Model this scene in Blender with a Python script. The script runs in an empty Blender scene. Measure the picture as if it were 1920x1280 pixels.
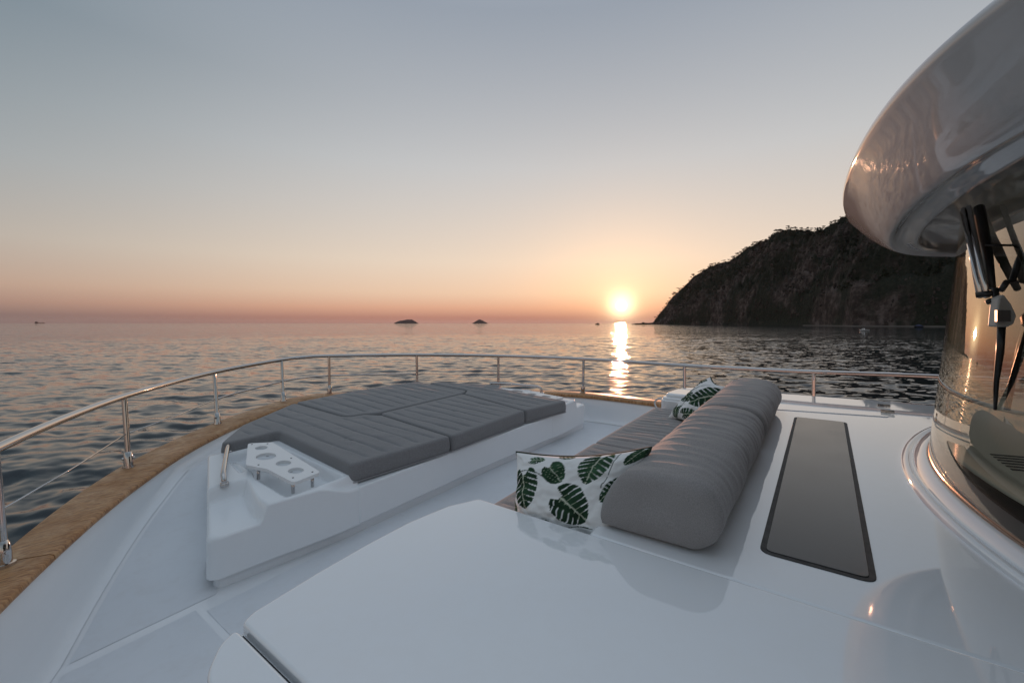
import bpy, bmesh, math, random
import numpy as np
from mathutils import Vector, noise as mnoise
from mathutils.geometry import delaunay_2d_cdt

random.seed(7); np.random.seed(7)
sc = bpy.context.scene
COL = sc.collection

# ------------------------------------------------------------------ camera
EYE = 4.4                     # eye above the water, metres
HEAD = math.radians(53.8)     # the lens looks this far to starboard of the bow
CH, SH = math.cos(HEAD), math.sin(HEAD)
cam = bpy.data.objects.new('camera', bpy.data.cameras.new('camera'))
COL.objects.link(cam); sc.camera = cam
cam.location = (0, 0, EYE)
cam.rotation_euler = (math.radians(90), 0, -HEAD)
cam.data.lens = 15.0; cam.data.sensor_width = 36.0
cam.data.shift_y = -34 / 1920
cam.data.clip_start = 0.05; cam.data.clip_end = 80000

# boat frame: u = towards the bow, v = towards starboard, z = above the eye level
def W(u, v, z): return (v, u, z + EYE)
def ray(px, py):
    x = (px - 960) / 800.0
    return (-SH * x + CH, CH * x + SH, (606 - py) / 800.0)
def hit(px, py, a, kv=0.0, ku=0.0):
    up, vp, zp = ray(px, py)
    d = (a - kv * 2 - ku * 3.15) / (zp - kv * vp - ku * up)
    return (d * up, d * vp, d * zp)
def atd(px, py, d):
    up, vp, zp = ray(px, py); return (d * up, d * vp, d * zp)

# ------------------------------------------------------------------ sky, sun, exposure
_su, _sv, _sz = ray(1165, 573)
SUN = Vector((_sv, _su, _sz)).normalized()
SUN_EL = math.asin(SUN.z); SUN_ROT = math.atan2(SUN.x, SUN.y)
world = bpy.data.worlds.new('World'); sc.world = world; world.use_nodes = True
wt = world.node_tree; wt.nodes.clear()
def wn(kind, **kw):
    n = wt.nodes.new(kind)
    for k, val in kw.items(): setattr(n, k, val)
    return n
def wl(a, b): wt.links.new(a, b)
def srgb(r, g, b):
    f = lambda c: (c / 255 / 12.92) if c / 255 <= 0.04045 else ((c / 255 + 0.055) / 1.055) ** 2.4
    return (f(r), f(g), f(b), 1)
def wm(op, a, b=None, c=None):
    n = wn('ShaderNodeMath', operation=op)
    for i, s in enumerate((a, b, c)):
        if s is None: continue
        if isinstance(s, (int, float)): n.inputs[i].default_value = s
        else: wl(s, n.inputs[i])
    return n.outputs[0]
def ramp(fac, stops, interp='EASE'):
    n = wn('ShaderNodeValToRGB'); cr = n.color_ramp; cr.interpolation = interp
    while len(cr.elements) < len(stops): cr.elements.new(0.5)
    for e, (p, c) in zip(cr.elements, stops): e.position = p; e.color = c
    wl(fac, n.inputs[0]); return n.outputs[0]
tc = wn('ShaderNodeTexCoord'); sep = wn('ShaderNodeSeparateXYZ'); wl(tc.outputs['Generated'], sep.inputs[0])
zz = wm('MAXIMUM', sep.outputs[2], 0.0)
z5 = wm('POWER', zz, 0.5)                      # finer stops near the horizon
P = lambda z: z ** 0.5
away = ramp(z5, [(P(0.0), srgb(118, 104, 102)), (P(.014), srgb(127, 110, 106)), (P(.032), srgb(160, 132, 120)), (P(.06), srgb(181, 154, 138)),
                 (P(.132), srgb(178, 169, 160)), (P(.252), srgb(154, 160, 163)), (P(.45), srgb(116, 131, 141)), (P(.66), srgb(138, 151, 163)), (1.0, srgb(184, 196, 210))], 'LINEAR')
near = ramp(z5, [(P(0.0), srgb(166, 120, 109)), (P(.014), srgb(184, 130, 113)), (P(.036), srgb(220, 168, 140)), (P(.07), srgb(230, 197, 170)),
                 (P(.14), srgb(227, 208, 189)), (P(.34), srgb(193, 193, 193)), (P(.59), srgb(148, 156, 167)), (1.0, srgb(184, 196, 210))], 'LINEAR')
hx = SUN.x / math.hypot(SUN.x, SUN.y); hy = SUN.y / math.hypot(SUN.x, SUN.y)
hl = wm('SQRT', wm('MAXIMUM', wm('ADD', wm('MULTIPLY', sep.outputs[0], sep.outputs[0]), wm('MULTIPLY', sep.outputs[1], sep.outputs[1])), 1e-6))
caz = wm('DIVIDE', wm('ADD', wm('MULTIPLY', sep.outputs[0], hx), wm('MULTIPLY', sep.outputs[1], hy)), hl)
mr = wn('ShaderNodeMapRange', interpolation_type='SMOOTHSTEP'); wl(caz, mr.inputs[0]); mr.inputs[1].default_value = .25; mr.inputs[2].default_value = 1.0
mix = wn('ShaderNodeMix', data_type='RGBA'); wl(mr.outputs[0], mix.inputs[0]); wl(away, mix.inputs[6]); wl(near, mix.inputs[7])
dot = wm('ADD', wm('ADD', wm('MULTIPLY', sep.outputs[0], SUN.x), wm('MULTIPLY', sep.outputs[1], SUN.y)), wm('MULTIPLY', sep.outputs[2], SUN.z))
ang2 = wm('MULTIPLY', wm('SUBTRACT', 1.0, dot), 2.0)        # squared angle from the sun
def glow(sig_deg, amp):
    s = math.radians(sig_deg)
    return wm('MULTIPLY', wm('POWER', 2.71828, wm('MULTIPLY', ang2, -1 / (s * s))), amp)
def tint(fac, col):
    n = wn('ShaderNodeVectorMath', operation='SCALE'); n.inputs[0].default_value = col
    wl(fac, n.inputs['Scale']); return n.outputs[0]
def vadd(a, b):
    n = wn('ShaderNodeVectorMath', operation='ADD'); wl(a, n.inputs[0]); wl(b, n.inputs[1]); return n.outputs[0]
disc = wn('ShaderNodeMapRange', interpolation_type='SMOOTHSTEP'); wl(dot, disc.inputs[0])
disc.inputs[1].default_value = math.cos(math.radians(.75)); disc.inputs[2].default_value = math.cos(math.radians(.45))
sumc = vadd(mix.outputs[2], tint(wm('MULTIPLY', disc.outputs[0], 6.0), (1.0, .86, .55)))
sumc = vadd(sumc, tint(glow(1.5, 1.4), (1.0, .85, .5)))
sumc = vadd(sumc, tint(glow(3.2, .27), (1.0, .76, .38)))
sumc = vadd(sumc, tint(glow(9.0, .09), (1.0, .70, .36)))
sky = wn('ShaderNodeTexSky', sky_type='NISHITA'); sky.sun_disc = False
sky.sun_elevation = SUN_EL; sky.sun_rotation = SUN_ROT; sky.air_density = 1.2; sky.dust_density = 4; sky.ozone_density = 2
bg1 = wn('ShaderNodeBackground'); wl(sky.outputs[0], bg1.inputs[0]); bg1.inputs[1].default_value = 0.02
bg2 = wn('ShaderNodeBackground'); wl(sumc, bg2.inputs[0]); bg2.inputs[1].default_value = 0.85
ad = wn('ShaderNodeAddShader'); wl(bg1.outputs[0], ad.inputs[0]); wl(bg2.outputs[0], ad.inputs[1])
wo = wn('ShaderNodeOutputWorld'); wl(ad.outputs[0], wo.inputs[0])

sun = bpy.data.objects.new('sun', bpy.data.lights.new('sun', 'SUN')); COL.objects.link(sun)
sun.data.energy = 2.1; sun.data.angle = math.radians(0.6); sun.data.color = (1.0, .45, .26)
sun.rotation_euler = SUN.to_track_quat('Z', 'Y').to_euler()
sc.view_settings.view_transform = 'Standard'; sc.view_settings.look = 'None'
sc.view_settings.exposure = 0.25; sc.view_settings.gamma = 1.0
sc.cycles.use_denoising = True
sc.cycles.max_bounces = 8; sc.cycles.transparent_max_bounces = 12
sc.cycles.caustics_reflective = False; sc.cycles.caustics_refractive = False

# ------------------------------------------------------------------ materials
class M:
    def __init__(s, name, base=(.8, .8, .8), rough=.5, metal=0.0, spec=.5, ior=1.5):
        s.m = bpy.data.materials.new(name); s.m.use_nodes = True; s.t = s.m.node_tree
        s.b = s.t.nodes['Principled BSDF']; s.out = s.t.nodes['Material Output']
        s.b.inputs['Base Color'].default_value = (*base, 1); s.b.inputs['Roughness'].default_value = rough
        s.b.inputs['Metallic'].default_value = metal; s.b.inputs['Specular IOR Level'].default_value = spec; s.b.inputs['IOR'].default_value = ior
    def n(s, kind, **kw):
        n = s.t.nodes.new(kind)
        for k, v in kw.items(): setattr(n, k, v)
        return n
    def l(s, a, b): s.t.links.new(a, b)
    def coord(s, scale=(1, 1, 1), kind='Object', rot=(0, 0, 0)):
        c = s.n('ShaderNodeTexCoord'); mp = s.n('ShaderNodeMapping'); mp.inputs['Scale'].default_value = scale; mp.inputs['Rotation'].default_value = rot
        s.l(c.outputs[kind], mp.inputs[0]); return mp.outputs[0]
    def noise(s, vec, scale, detail=4, rough=.55, dist=0):
        n = s.n('ShaderNodeTexNoise'); n.inputs['Scale'].default_value = scale; n.inputs['Detail'].default_value = detail
        n.inputs['Roughness'].default_value = rough; n.inputs['Distortion'].default_value = dist; s.l(vec, n.inputs['Vector']); return n.outputs[0]
    def ramp(s, fac, stops):
        n = s.n('ShaderNodeValToRGB'); cr = n.color_ramp
        while len(cr.elements) < len(stops): cr.elements.new(.5)
        for e, (p, c) in zip(cr.elements, stops): e.position = p; e.color = (*c, 1)
        s.l(fac, n.inputs[0]); return n.outputs[0]
    def mixc(s, fac, a, b):
        n = s.n('ShaderNodeMix', data_type='RGBA')
        for i, x in ((0, fac), (6, a), (7, b)):
            if isinstance(x, (int, float)): n.inputs[i].default_value = x
            elif isinstance(x, tuple): n.inputs[i].default_value = (*x, 1)
            else: s.l(x, n.inputs[i])
        return n.outputs[2]
    def bump(s, h, strength=.3, dist=.01, prev=None):
        n = s.n('ShaderNodeBump'); n.inputs['Strength'].default_value = strength; n.inputs['Distance'].default_value = dist
        s.l(h, n.inputs['Height'])
        if prev is not None: s.l(prev, n.inputs['Normal'])
        s.l(n.outputs[0], s.b.inputs['Normal']); return n.outputs[0]
    def set(s, name, sock): s.l(sock, s.b.inputs[name])

gel = M('white_gelcoat', (.74, .76, .78), .10, 0, .5, 1.6)
c = gel.coord(); n1 = gel.noise(c, .9, 3); n2 = gel.noise(c, 14, 5, .65)
gel.set('Base Color', gel.mixc(gel.ramp(n2, [(.35, (0, 0, 0)), (.75, (1, 1, 1))]), gel.ramp(n1, [(.3, (.83, .85, .875)), (.7, (.86, .875, .89))]), (.84, .85, .86)))
gel.set('Roughness', gel.ramp(n2, [(.3, (.025, .025, .025)), (.8, (.06, .06, .06))])); gel.bump(n1, .02, .02); gel.b.inputs['Coat Weight'].default_value = .8; gel.b.inputs['Coat Roughness'].default_value = .03
gelm = M('satin_gelcoat', (.72, .74, .765), .26)
c = gelm.coord(); n1 = gelm.noise(c, 1.3, 4); n2 = gelm.noise(c, 22, 5, .7)
gelm.set('Base Color', gelm.mixc(gelm.ramp(n2, [(.45, (0, 0, 0)), (.8, (.35, .35, .35))]), gelm.ramp(n1, [(.3, (.80, .825, .85)), (.7, (.84, .855, .87))]), (.79, .80, .81)))
gelm.set('Roughness', gelm.ramp(n2, [(.3, (.17, .17, .17)), (.8, (.24, .24, .24))])); gelm.bump(n1, .02, .02)
skid = M('nonskid_deck', (.5, .53, .57), .55)
c = skid.coord(); n1 = skid.noise(c, 1.6, 5); n2 = skid.noise(c, 9, 6, .7); n3 = skid.noise(c, 420, 2)
skid.set('Base Color', skid.mixc(skid.ramp(n2, [(.5, (0, 0, 0)), (.8, (.7, .7, .7))]), skid.ramp(n1, [(.3, (.68, .71, .745)), (.7, (.73, .755, .785))]), (.64, .65, .665)))
skid.bump(n3, .4, .003)
teak = M('weathered_teak', (.25, .13, .06), .5)
c = teak.coord((1, 1, 1)); n1 = teak.noise(c, 5, 5, .6); n2 = teak.noise(teak.coord((14, 60, 14), rot=(0, 0, .75)), 1.0, 5, .6, .6); n3 = teak.noise(c, 17, 6, .7)
base = teak.ramp(n2, [(.3, (.15, .06, .02)), (.5, (.36, .17, .06)), (.72, (.56, .32, .14))])
teak.set('Base Color', teak.mixc(teak.ramp(n3, [(.44, (0, 0, 0)), (.66, (.75, .75, .75))]), base, teak.ramp(n1, [(.35, (.58, .37, .19)), (.7, (.24, .09, .028))])))
teak.set('Roughness', teak.ramp(n1, [(.3, (.36, .36, .36)), (.7, (.62, .62, .62))])); teak.bump(n2, .35, .004)
steel = M('polished_steel', (.55, .53, .52), .1, 1.0)
n1 = steel.noise(steel.coord(), 30, 4); steel.set('Roughness', steel.ramp(n1, [(.3, (.02, .02, .02)), (.75, (.07, .07, .07))]))
def fabric(name, c1, c2):
    f = M(name, c1, .92, 0, .25); c = f.coord(); a = f.noise(c, 3.0, 4); b = f.noise(c, 520, 2); w = f.noise(c, 38, 4, .6); g = f.noise(f.coord((60, 320, 200)), 1, 3)
    f.set('Base Color', f.mixc(f.ramp(g, [(.3, (0, 0, 0)), (.72, (.9, .9, .9))]), f.ramp(a, [(.25, c1), (.75, c2)]), tuple(x * 1.35 for x in c2)))
    f.b.inputs['Sheen Weight'].default_value = .25; f.b.inputs['Sheen Roughness'].default_value = .5
    p = f.bump(w, .25, .006); f.bump(b, .35, .0015, p); return f
grey = fabric('grey_canvas', (.152, .150, .154), (.188, .186, .190))
greyb = fabric('pale_grey_canvas', (.215, .203, .20), (.26, .245, .24))
pip = M('grey_piping', (.30, .30, .31), .8)
green_pip = M('dark_green_piping', (.012, .03, .018), .75)
prt = M('leaf_print_cotton', (.8, .8, .78), .9, 0, .2)
at = prt.n('ShaderNodeAttribute', attribute_name='print'); c = prt.coord(); b = prt.noise(c, 500, 2); w = prt.noise(c, 24, 4)
prt.set('Base Color', at.outputs['Color']); p_ = prt.bump(w, .2, .006); prt.bump(b, .3, .0012, p_)
blackglass = M('smoked_skylight_glass', (.016, .015, .014), .16, 0, .6, 1.55)
n1 = blackglass.noise(blackglass.coord(), 4, 5); blackglass.set('Roughness', blackglass.ramp(n1, [(.3, (.12, .12, .12)), (.75, (.2, .2, .2))]))
n2 = blackglass.noise(blackglass.coord(), 160, 4, .7); blackglass.set('Base Color', blackglass.ramp(n2, [(.4, (.014, .013, .012)), (.85, (.05, .047, .042))]))
rubber = M('black_rubber', (.018, .018, .019), .6); n1 = rubber.noise(rubber.coord(), 25, 5, .7); rubber.set('Base Color', rubber.ramp(n1, [(.35, (.014, .014, .015)), (.75, (.06, .058, .055))]))
blk = M('black_paint', (.01, .01, .01), .35)
beige = M('beige_dashboard', (.80, .76, .64), .6); n1 = beige.noise(beige.coord(), 300, 2); beige.bump(n1, .15, .001)
browm = M('silver_brow_gelcoat', (.58, .57, .565), .045, 0, .5, 1.5); n1 = browm.noise(browm.coord(), 1.1, 3); browm.bump(n1, .03, .02); browm.b.inputs['Coat Weight'].default_value = .3; browm.b.inputs['Coat Roughness'].default_value = .04
cabin = M('dark_cabin_lining', (.035, .033, .03), .8)
bronze = M('bronze_trim', (.30, .15, .08), .25, .8)
whitep = M('white_plastic', (.78, .79, .80), .3)
greyp = M('grey_plastic', (.45, .44, .42), .4)
hullm = M('hull_paint', (.72, .73, .75), .12)
glass = M('windscreen_glass')
glass.t.nodes.remove(glass.b)
fr = glass.n('ShaderNodeFresnel'); fr.inputs[0].default_value = 1.75
gg = glass.n('ShaderNodeNewGeometry'); gi = glass.n('ShaderNodeMix'); gi.inputs[2].default_value = 1.75; gi.inputs[3].default_value = 1 / 1.75; glass.l(gg.outputs['Backfacing'], gi.inputs[0]); glass.l(gi.outputs[0], fr.inputs[0])
tr = glass.n('ShaderNodeBsdfTransparent'); tr.inputs[0].default_value = (.72, .72, .68, 1)
gs = glass.n('ShaderNodeBsdfGlossy'); gs.inputs['Roughness'].default_value = 0.0; gs.inputs[0].default_value = (1.0, .93, .84, 1)
mx = glass.n('ShaderNodeMixShader'); ml = glass.n('ShaderNodeMath', operation='MULTIPLY_ADD', use_clamp=True); ml.inputs[1].default_value = 1.4; ml.inputs[2].default_value = .0
glass.l(fr.outputs[0], ml.inputs[0]); glass.l(ml.outputs[0], mx.inputs[0]); glass.l(tr.outputs[0], mx.inputs[1]); glass.l(gs.outputs[0], mx.inputs[2]); glass.l(mx.outputs[0], glass.out.inputs[0])

water = M('sea_water', (.006, .012, .017), .035, 0, .5, 1.333)
c = water.coord(rot=(0, 0, HEAD)); mp2 = water.n('ShaderNodeMapping'); mp2.inputs['Scale'].default_value = (.42, 1, 1); water.l(c, mp2.inputs[0]); wr = mp2.outputs[0]
def slope(vec, scale, amp, detail=1.5):
    n = water.n('ShaderNodeTexNoise'); n.inputs['Scale'].default_value = scale; n.inputs['Detail'].default_value = detail; n.inputs['Distortion'].default_value = .4; water.l(vec, n.inputs['Vector'])
    s = water.n('ShaderNodeVectorMath', operation='SUBTRACT'); water.l(n.outputs['Color'], s.inputs[0]); s.inputs[1].default_value = (.5, .5, .5)
    m = water.n('ShaderNodeVectorMath', operation='MULTIPLY'); water.l(s.outputs[0], m.inputs[0]); m.inputs[1].default_value = (amp, amp, 0); return m.outputs[0]
def vsum(a, b): n = water.n('ShaderNodeVectorMath', operation='ADD'); water.l(a, n.inputs[0]); water.l(b, n.inputs[1]); return n.outputs[0]
rip = vsum(vsum(slope(wr, 1.0, .44), slope(wr, 3.4, .42)), slope(wr, .12, .16))
# ripples: the mesh carries the waves near the yacht, the slopes take over further out
ln = water.n('ShaderNodeVectorMath', operation='LENGTH'); water.l(c, ln.inputs[0]); mrg = water.n('ShaderNodeMapRange'); water.l(ln.outputs['Value'], mrg.inputs[0])
mrg.inputs[1].default_value = 10; mrg.inputs[2].default_value = 110; mrg.inputs[3].default_value = .42; mrg.inputs[4].default_value = 1.3
sc_ = water.n('ShaderNodeVectorMath', operation='SCALE'); water.l(rip, sc_.inputs[0]); water.l(mrg.outputs[0], sc_.inputs['Scale'])
ge = water.n('ShaderNodeNewGeometry'); nv = water.n('ShaderNodeVectorMath', operation='NORMALIZE'); water.l(vsum(ge.outputs['Normal'], sc_.outputs[0]), nv.inputs[0])
water.set('Normal', nv.outputs[0])

rock = M('headland_rock_and_scrub', (.1, .07, .06), .9, 0, .2)
c = rock.coord(kind='Object'); n1 = rock.noise(c, .012, 6, .6); n2 = rock.noise(c, .075, 8, .72); n3 = rock.noise(c, .22, 6, .7)
rk = rock.ramp(n2, [(.3, (.018, .013, .011)), (.48, (.06, .042, .035)), (.64, (.155, .12, .105))])
sb = rock.ramp(n3, [(.3, (.010, .012, .008)), (.7, (.035, .036, .022))])
rock.set('Base Color', rock.mixc(rock.ramp(n1, [(.44, (0, 0, 0)), (.54, (1, 1, 1))]), rk, sb)); rock.bump(n3, .9, 4.0)
outcrop = M('broken_rock', (.1, .08, .07), .9, 0, .2); c = outcrop.coord(); n1 = outcrop.noise(c, .12, 7, .7); n2 = outcrop.noise(c, .02, 3)
outcrop.set('Base Color', outcrop.mixc(n2, outcrop.ramp(n1, [(.3, (.035, .026, .022)), (.65, (.12, .09, .078))]), outcrop.ramp(n1, [(.3, (.022, .018, .015)), (.65, (.07, .052, .045))]))); outcrop.bump(n1, .6, 1.5)
scrubm = M('scrub_leaves', (.02, .024, .014), .8, 0, .1)
n1 = scrubm.noise(scrubm.coord(), .06, 5, .7); scrubm.set('Base Color', scrubm.ramp(n1, [(.3, (.009, .012, .007)), (.7, (.034, .038, .02))]))
pinem = M('pine_needles', (.012, .016, .009), .8, 0, .1); barkm = M('pine_bark', (.03, .02, .014), .9)
n1 = pinem.noise(pinem.coord(), .4, 4); pinem.set('Base Color', pinem.ramp(n1, [(.3, (.008, .011, .006)), (.7, (.025, .03, .016))]))
islem = M('islet_rock', (.075, .05, .05), .9, 0, .1); n1 = islem.noise(islem.coord(), .01, 5); islem.set('Base Color', islem.ramp(n1, [(.3, (.06, .042, .042)), (.7, (.11, .078, .074))]))
sandm = M('pale_beach', (.09, .072, .058), .9)
bluem = M('blue_tarpaulin', (.012, .016, .06), .6)

# ------------------------------------------------------------------ helpers
def obj(name, me, mat=None, parent=None, smooth=True, kind=None, label=None, cat=None, group=None, sharp=None):
    o = bpy.data.objects.new(name, me); COL.objects.link(o)
    if mat is not None: me.materials.append(mat.m if isinstance(mat, M) else mat)
    if smooth:
        me.polygons.foreach_set('use_smooth', [True] * len(me.polygons))
        if sharp: me.set_sharp_from_angle(angle=math.radians(sharp))
    o.parent = parent
    tag(o, label, cat, group, kind); return o
def tag(o, label=None, cat=None, group=None, kind=None):
    if label: o['label'] = label
    if cat: o['category'] = cat
    if group: o['group'] = group
    if kind: o['kind'] = kind
def empty(name, loc=(0, 0, 0), parent=None, **kw):
    o = bpy.data.objects.new(name, None); COL.objects.link(o); o.location = loc; o.parent = parent; o.empty_display_size = .1; tag(o, **kw); return o
def pydata(verts, faces, name='m'):
    me = bpy.data.meshes.new(name); me.from_pydata([tuple(v) for v in verts], [], [tuple(f) for f in faces]); me.update(); return me
def fixn(me):
    bm = bmesh.new(); bm.from_mesh(me); bmesh.ops.recalc_face_normals(bm, faces=bm.faces); bm.to_mesh(me); bm.free(); return me
def grid_faces(nr, nc, close_c=False):
    f = []
    for i in range(nr - 1):
        for j in range(nc if close_c else nc - 1):
            k = (j + 1) % nc
            f.append((i * nc + j, i * nc + k, (i + 1) * nc + k, (i + 1) * nc + j))
    return f
def bevel(o, w, seg=3, ang=35):
    m = o.modifiers.new('bevel', 'BEVEL'); m.width = w; m.segments = seg; m.limit_method = 'ANGLE'; m.angle_limit = math.radians(ang); m.harden_normals = True; return o
def area2(p): return sum(p[i][0] * p[(i + 1) % len(p)][1] - p[(i + 1) % len(p)][0] * p[i][1] for i in range(len(p)))
def round_poly(pts, r, n=6):
    out = []; N = len(pts)
    for i in range(N):
        rr = r[i] if isinstance(r, (list, tuple)) else r
        p0 = Vector(pts[i - 1]); p = Vector(pts[i]); p1 = Vector(pts[(i + 1) % N])
        a = (p0 - p); b = (p1 - p); la, lb = a.length, b.length; a.normalize(); b.normalize()
        if rr < 1e-4 or a.dot(b) < -.999: out.append(tuple(p)); continue
        th = math.acos(max(-1, min(1, a.dot(b)))); t = min(rr / math.tan(th / 2), la * .48, lb * .48)
        s, e = p + a * t, p + b * t
        for k in range(n + 1):
            q = k / n; out.append(tuple(s * (1 - q) ** 2 + p * (2 * q * (1 - q)) + e * q * q))
    return out
def prism(name, poly, ztop, zbot, mat, parent=None, bev=0, seg=3, **kw):
    poly = [tuple(p) for p in poly]
    if area2(poly) < 0: poly = poly[::-1]
    n = len(poly); ft = ztop if callable(ztop) else (lambda u, v: ztop); fb = zbot if callable(zbot) else (lambda u, v: zbot)
    vs = [W(u, v, ft(u, v)) for u, v in poly] + [W(u, v, fb(u, v)) for u, v in poly]
    fs = [tuple(range(n)), tuple(range(2 * n - 1, n - 1, -1))] + [(i, (i + 1) % n, n + (i + 1) % n, n + i) for i in range(n)]
    o = obj(name, fixn(pydata(vs, fs)), mat, parent, smooth=bev > 0, **kw)
    if bev: bevel(o, bev, seg)
    return o
def catmull(pts, n=10, closed=False):
    out = []; N = len(pts); P_ = [np.array(p, float) for p in pts]
    for i in range(N - 1):
        p0 = P_[i - 1] if i else 2 * P_[0] - P_[1]; p1, p2 = P_[i], P_[i + 1]; p3 = P_[i + 2] if i + 2 < N else 2 * P_[-1] - P_[-2]
        for k in range(n):
            t = k / n
            out.append(.5 * ((2 * p1) + (-p0 + p2) * t + (2 * p0 - 5 * p1 + 4 * p2 - p3) * t * t + (-p0 + 3 * p1 - 3 * p2 + p3) * t ** 3))
    out.append(P_[-1]); return out
def tube_mesh(path, r, seg=12, cap=True, flat=None):
    path = [Vector(p) for p in path]; n = len(path); vs = []; up = None
    for i, p in enumerate(path):
        t = (path[min(i + 1, n - 1)] - path[max(i - 1, 0)]).normalized()
        if up is None: up = (Vector((0, 0, 1)) if abs(t.z) < .9 else Vector((1, 0, 0)))
        s = t.cross(up).normalized(); up = s.cross(t).normalized()
        rr = r[i] if isinstance(r, (list, tuple)) else r
        for k in range(seg):
            a = 2 * math.pi * k / seg
            vs.append(p + s * (math.cos(a) * rr) + up * (math.sin(a) * rr * (flat or 1)))
    fs = grid_faces(n, seg, True)
    if cap: fs += [tuple(range(seg))[::-1], tuple((n - 1) * seg + k for k in range(seg))]
    return vs, fs
def tube(name, path, r, mat, parent=None, seg=12, **kw):
    vs, fs = tube_mesh(path, r, seg); return obj(name, fixn(pydata(vs, fs)), mat, parent, **kw)
def join_parts(parts):
    V, F_ = [], []
    for vs, fs in parts:
        o = len(V); V += [tuple(v) for v in vs]; F_ += [tuple(i + o for i in f) for f in fs]
    return V, F_
def box_vf(c, s, rz=0, taper=1.0):
    cx, cy, cz = c; vs = []
    for dz, k in ((-.5, 1), (.5, taper)):
        for dx, dy in ((-.5, -.5), (.5, -.5), (.5, .5), (-.5, .5)):
            x, y = dx * s[0] * k, dy * s[1] * k
            vs.append((cx + x * math.cos(rz) - y * math.sin(rz), cy + x * math.sin(rz) + y * math.cos(rz), cz + dz * s[2]))
    return vs, [(3, 2, 1, 0), (4, 5, 6, 7), (0, 1, 5, 4), (1, 2, 6, 5), (2, 3, 7, 6), (3, 0, 4, 7)]
def fbm(x, y, z=0, o=4): return mnoise.fractal((x, y, z), .5, 2.0, o)

# ------------------------------------------------------------------ the sea
def build_sea():
    r = [3.0]
    while r[-1] < 9: r.append(r[-1] * 1.03)
    while r[-1] < 150: r.append(r[-1] * 1.0048)
    while r[-1] < 45000: r.append(r[-1] * (1.0048 + .0225 * min(1, max(0, (r[-1] - 150) / 650))))
    r = np.array(r)
    az = np.concatenate([np.radians(np.linspace(-66, 66, 760)), np.radians(np.linspace(66, 294, 130))[1:-1]])
    R, A = np.meshgrid(r, az, indexing='ij')
    th = A + HEAD                          # clockwise from the bow
    X = R * np.sin(th); Y = R * np.cos(th)
    Z = np.zeros_like(X)
    rng = np.random.RandomState(3)
    cellr = R * np.where(R < 150, .0048, .0048 + .0225 * np.clip((R - 150) / 650, 0, 1)); cella = R * math.radians(132 / 760)
    wd = HEAD + math.radians(200)
    for k in range(90):
        lam = math.exp(rng.uniform(math.log(.38), math.log(4.6)))
        dr = wd + rng.normal(0, .55); kx, ky = math.sin(dr) * 2 * math.pi / lam, math.cos(dr) * 2 * math.pi / lam
        steep = .0205 * (1.3 if lam < 2.2 else .85)
        amp = steep * lam / (2 * math.pi) * 1.15
        need = np.clip((lam / np.maximum(cellr, cella * .6) - 3.0) / 4.0, 0, 1)
        ph = kx * X + ky * Y + rng.uniform(0, 6.28)
        patch = .65 + .35 * np.sin(X * .013 * rng.uniform(.5, 2) + Y * .017 * rng.uniform(.5, 2) + rng.uniform(0, 6))
        s_ = np.sin(ph)
        Z += amp * need * patch * (s_ + .18 * np.cos(2 * ph))
    nr, nc = X.shape
    vs = np.stack([X, Y, Z], -1).reshape(-1, 3)
    I = np.arange(nr * nc).reshape(nr, nc); J = np.roll(I, -1, 1)
    q = np.stack([I[:-1], I[1:], J[1:], J[:-1]], -1).reshape(-1, 4)
    me = bpy.data.meshes.new('sea'); me.vertices.add(len(vs)); me.vertices.foreach_set('co', vs.ravel().astype(np.float32))
    me.loops.add(q.size); me.loops.foreach_set('vertex_index', q.ravel().astype(np.int32))
    me.polygons.add(len(q)); me.polygons.foreach_set('loop_start', np.arange(0, q.size, 4, dtype=np.int32)); me.polygons.foreach_set('loop_total', np.full(len(q), 4, dtype=np.int32))
    me.update(calc_edges=True); me.validate()
    o = obj('sea', me, water, kind='structure'); o['label'] = 'rippled sea reflecting the sunset sky'
    return o
build_sea()

# ------------------------------------------------------------------ headland, islets
def far(px, d, z): x = (px - 960) / 800 * d; return (CH * x + SH * d, -SH * x + CH * d, z)
RIDGE = [(1190, 606), (1212, 605.6), (1224, 604.6), (1229, 599), (1236, 589), (1247, 575), (1262, 554), (1280, 536), (1300, 514), (1330, 496), (1370, 481), (1400, 463), (1430, 450), (1450, 437), (1478, 430), (1500, 427), (1530, 429), (1560, 419), (1590, 405), (1650, 378), (1720, 352), (1850, 330), (2100, 345), (2400, 400), (2700, 520)]
SHORE = [(1190, 1700), (1226, 1560), (1280, 1350), (1400, 1000), (1500, 800), (1600, 610), (1750, 520), (2000, 450), (2700, 430)]
DEPTH = [(1190, 12), (1226, 40), (1250, 110), (1300, 190), (1400, 260), (1600, 330), (1800, 380), (2700, 400)]
ip = lambda t, x: float(np.interp(x, [p[0] for p in t], [p[1] for p in t]))
def ss0(x): return min(1, max(0, x))
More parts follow.
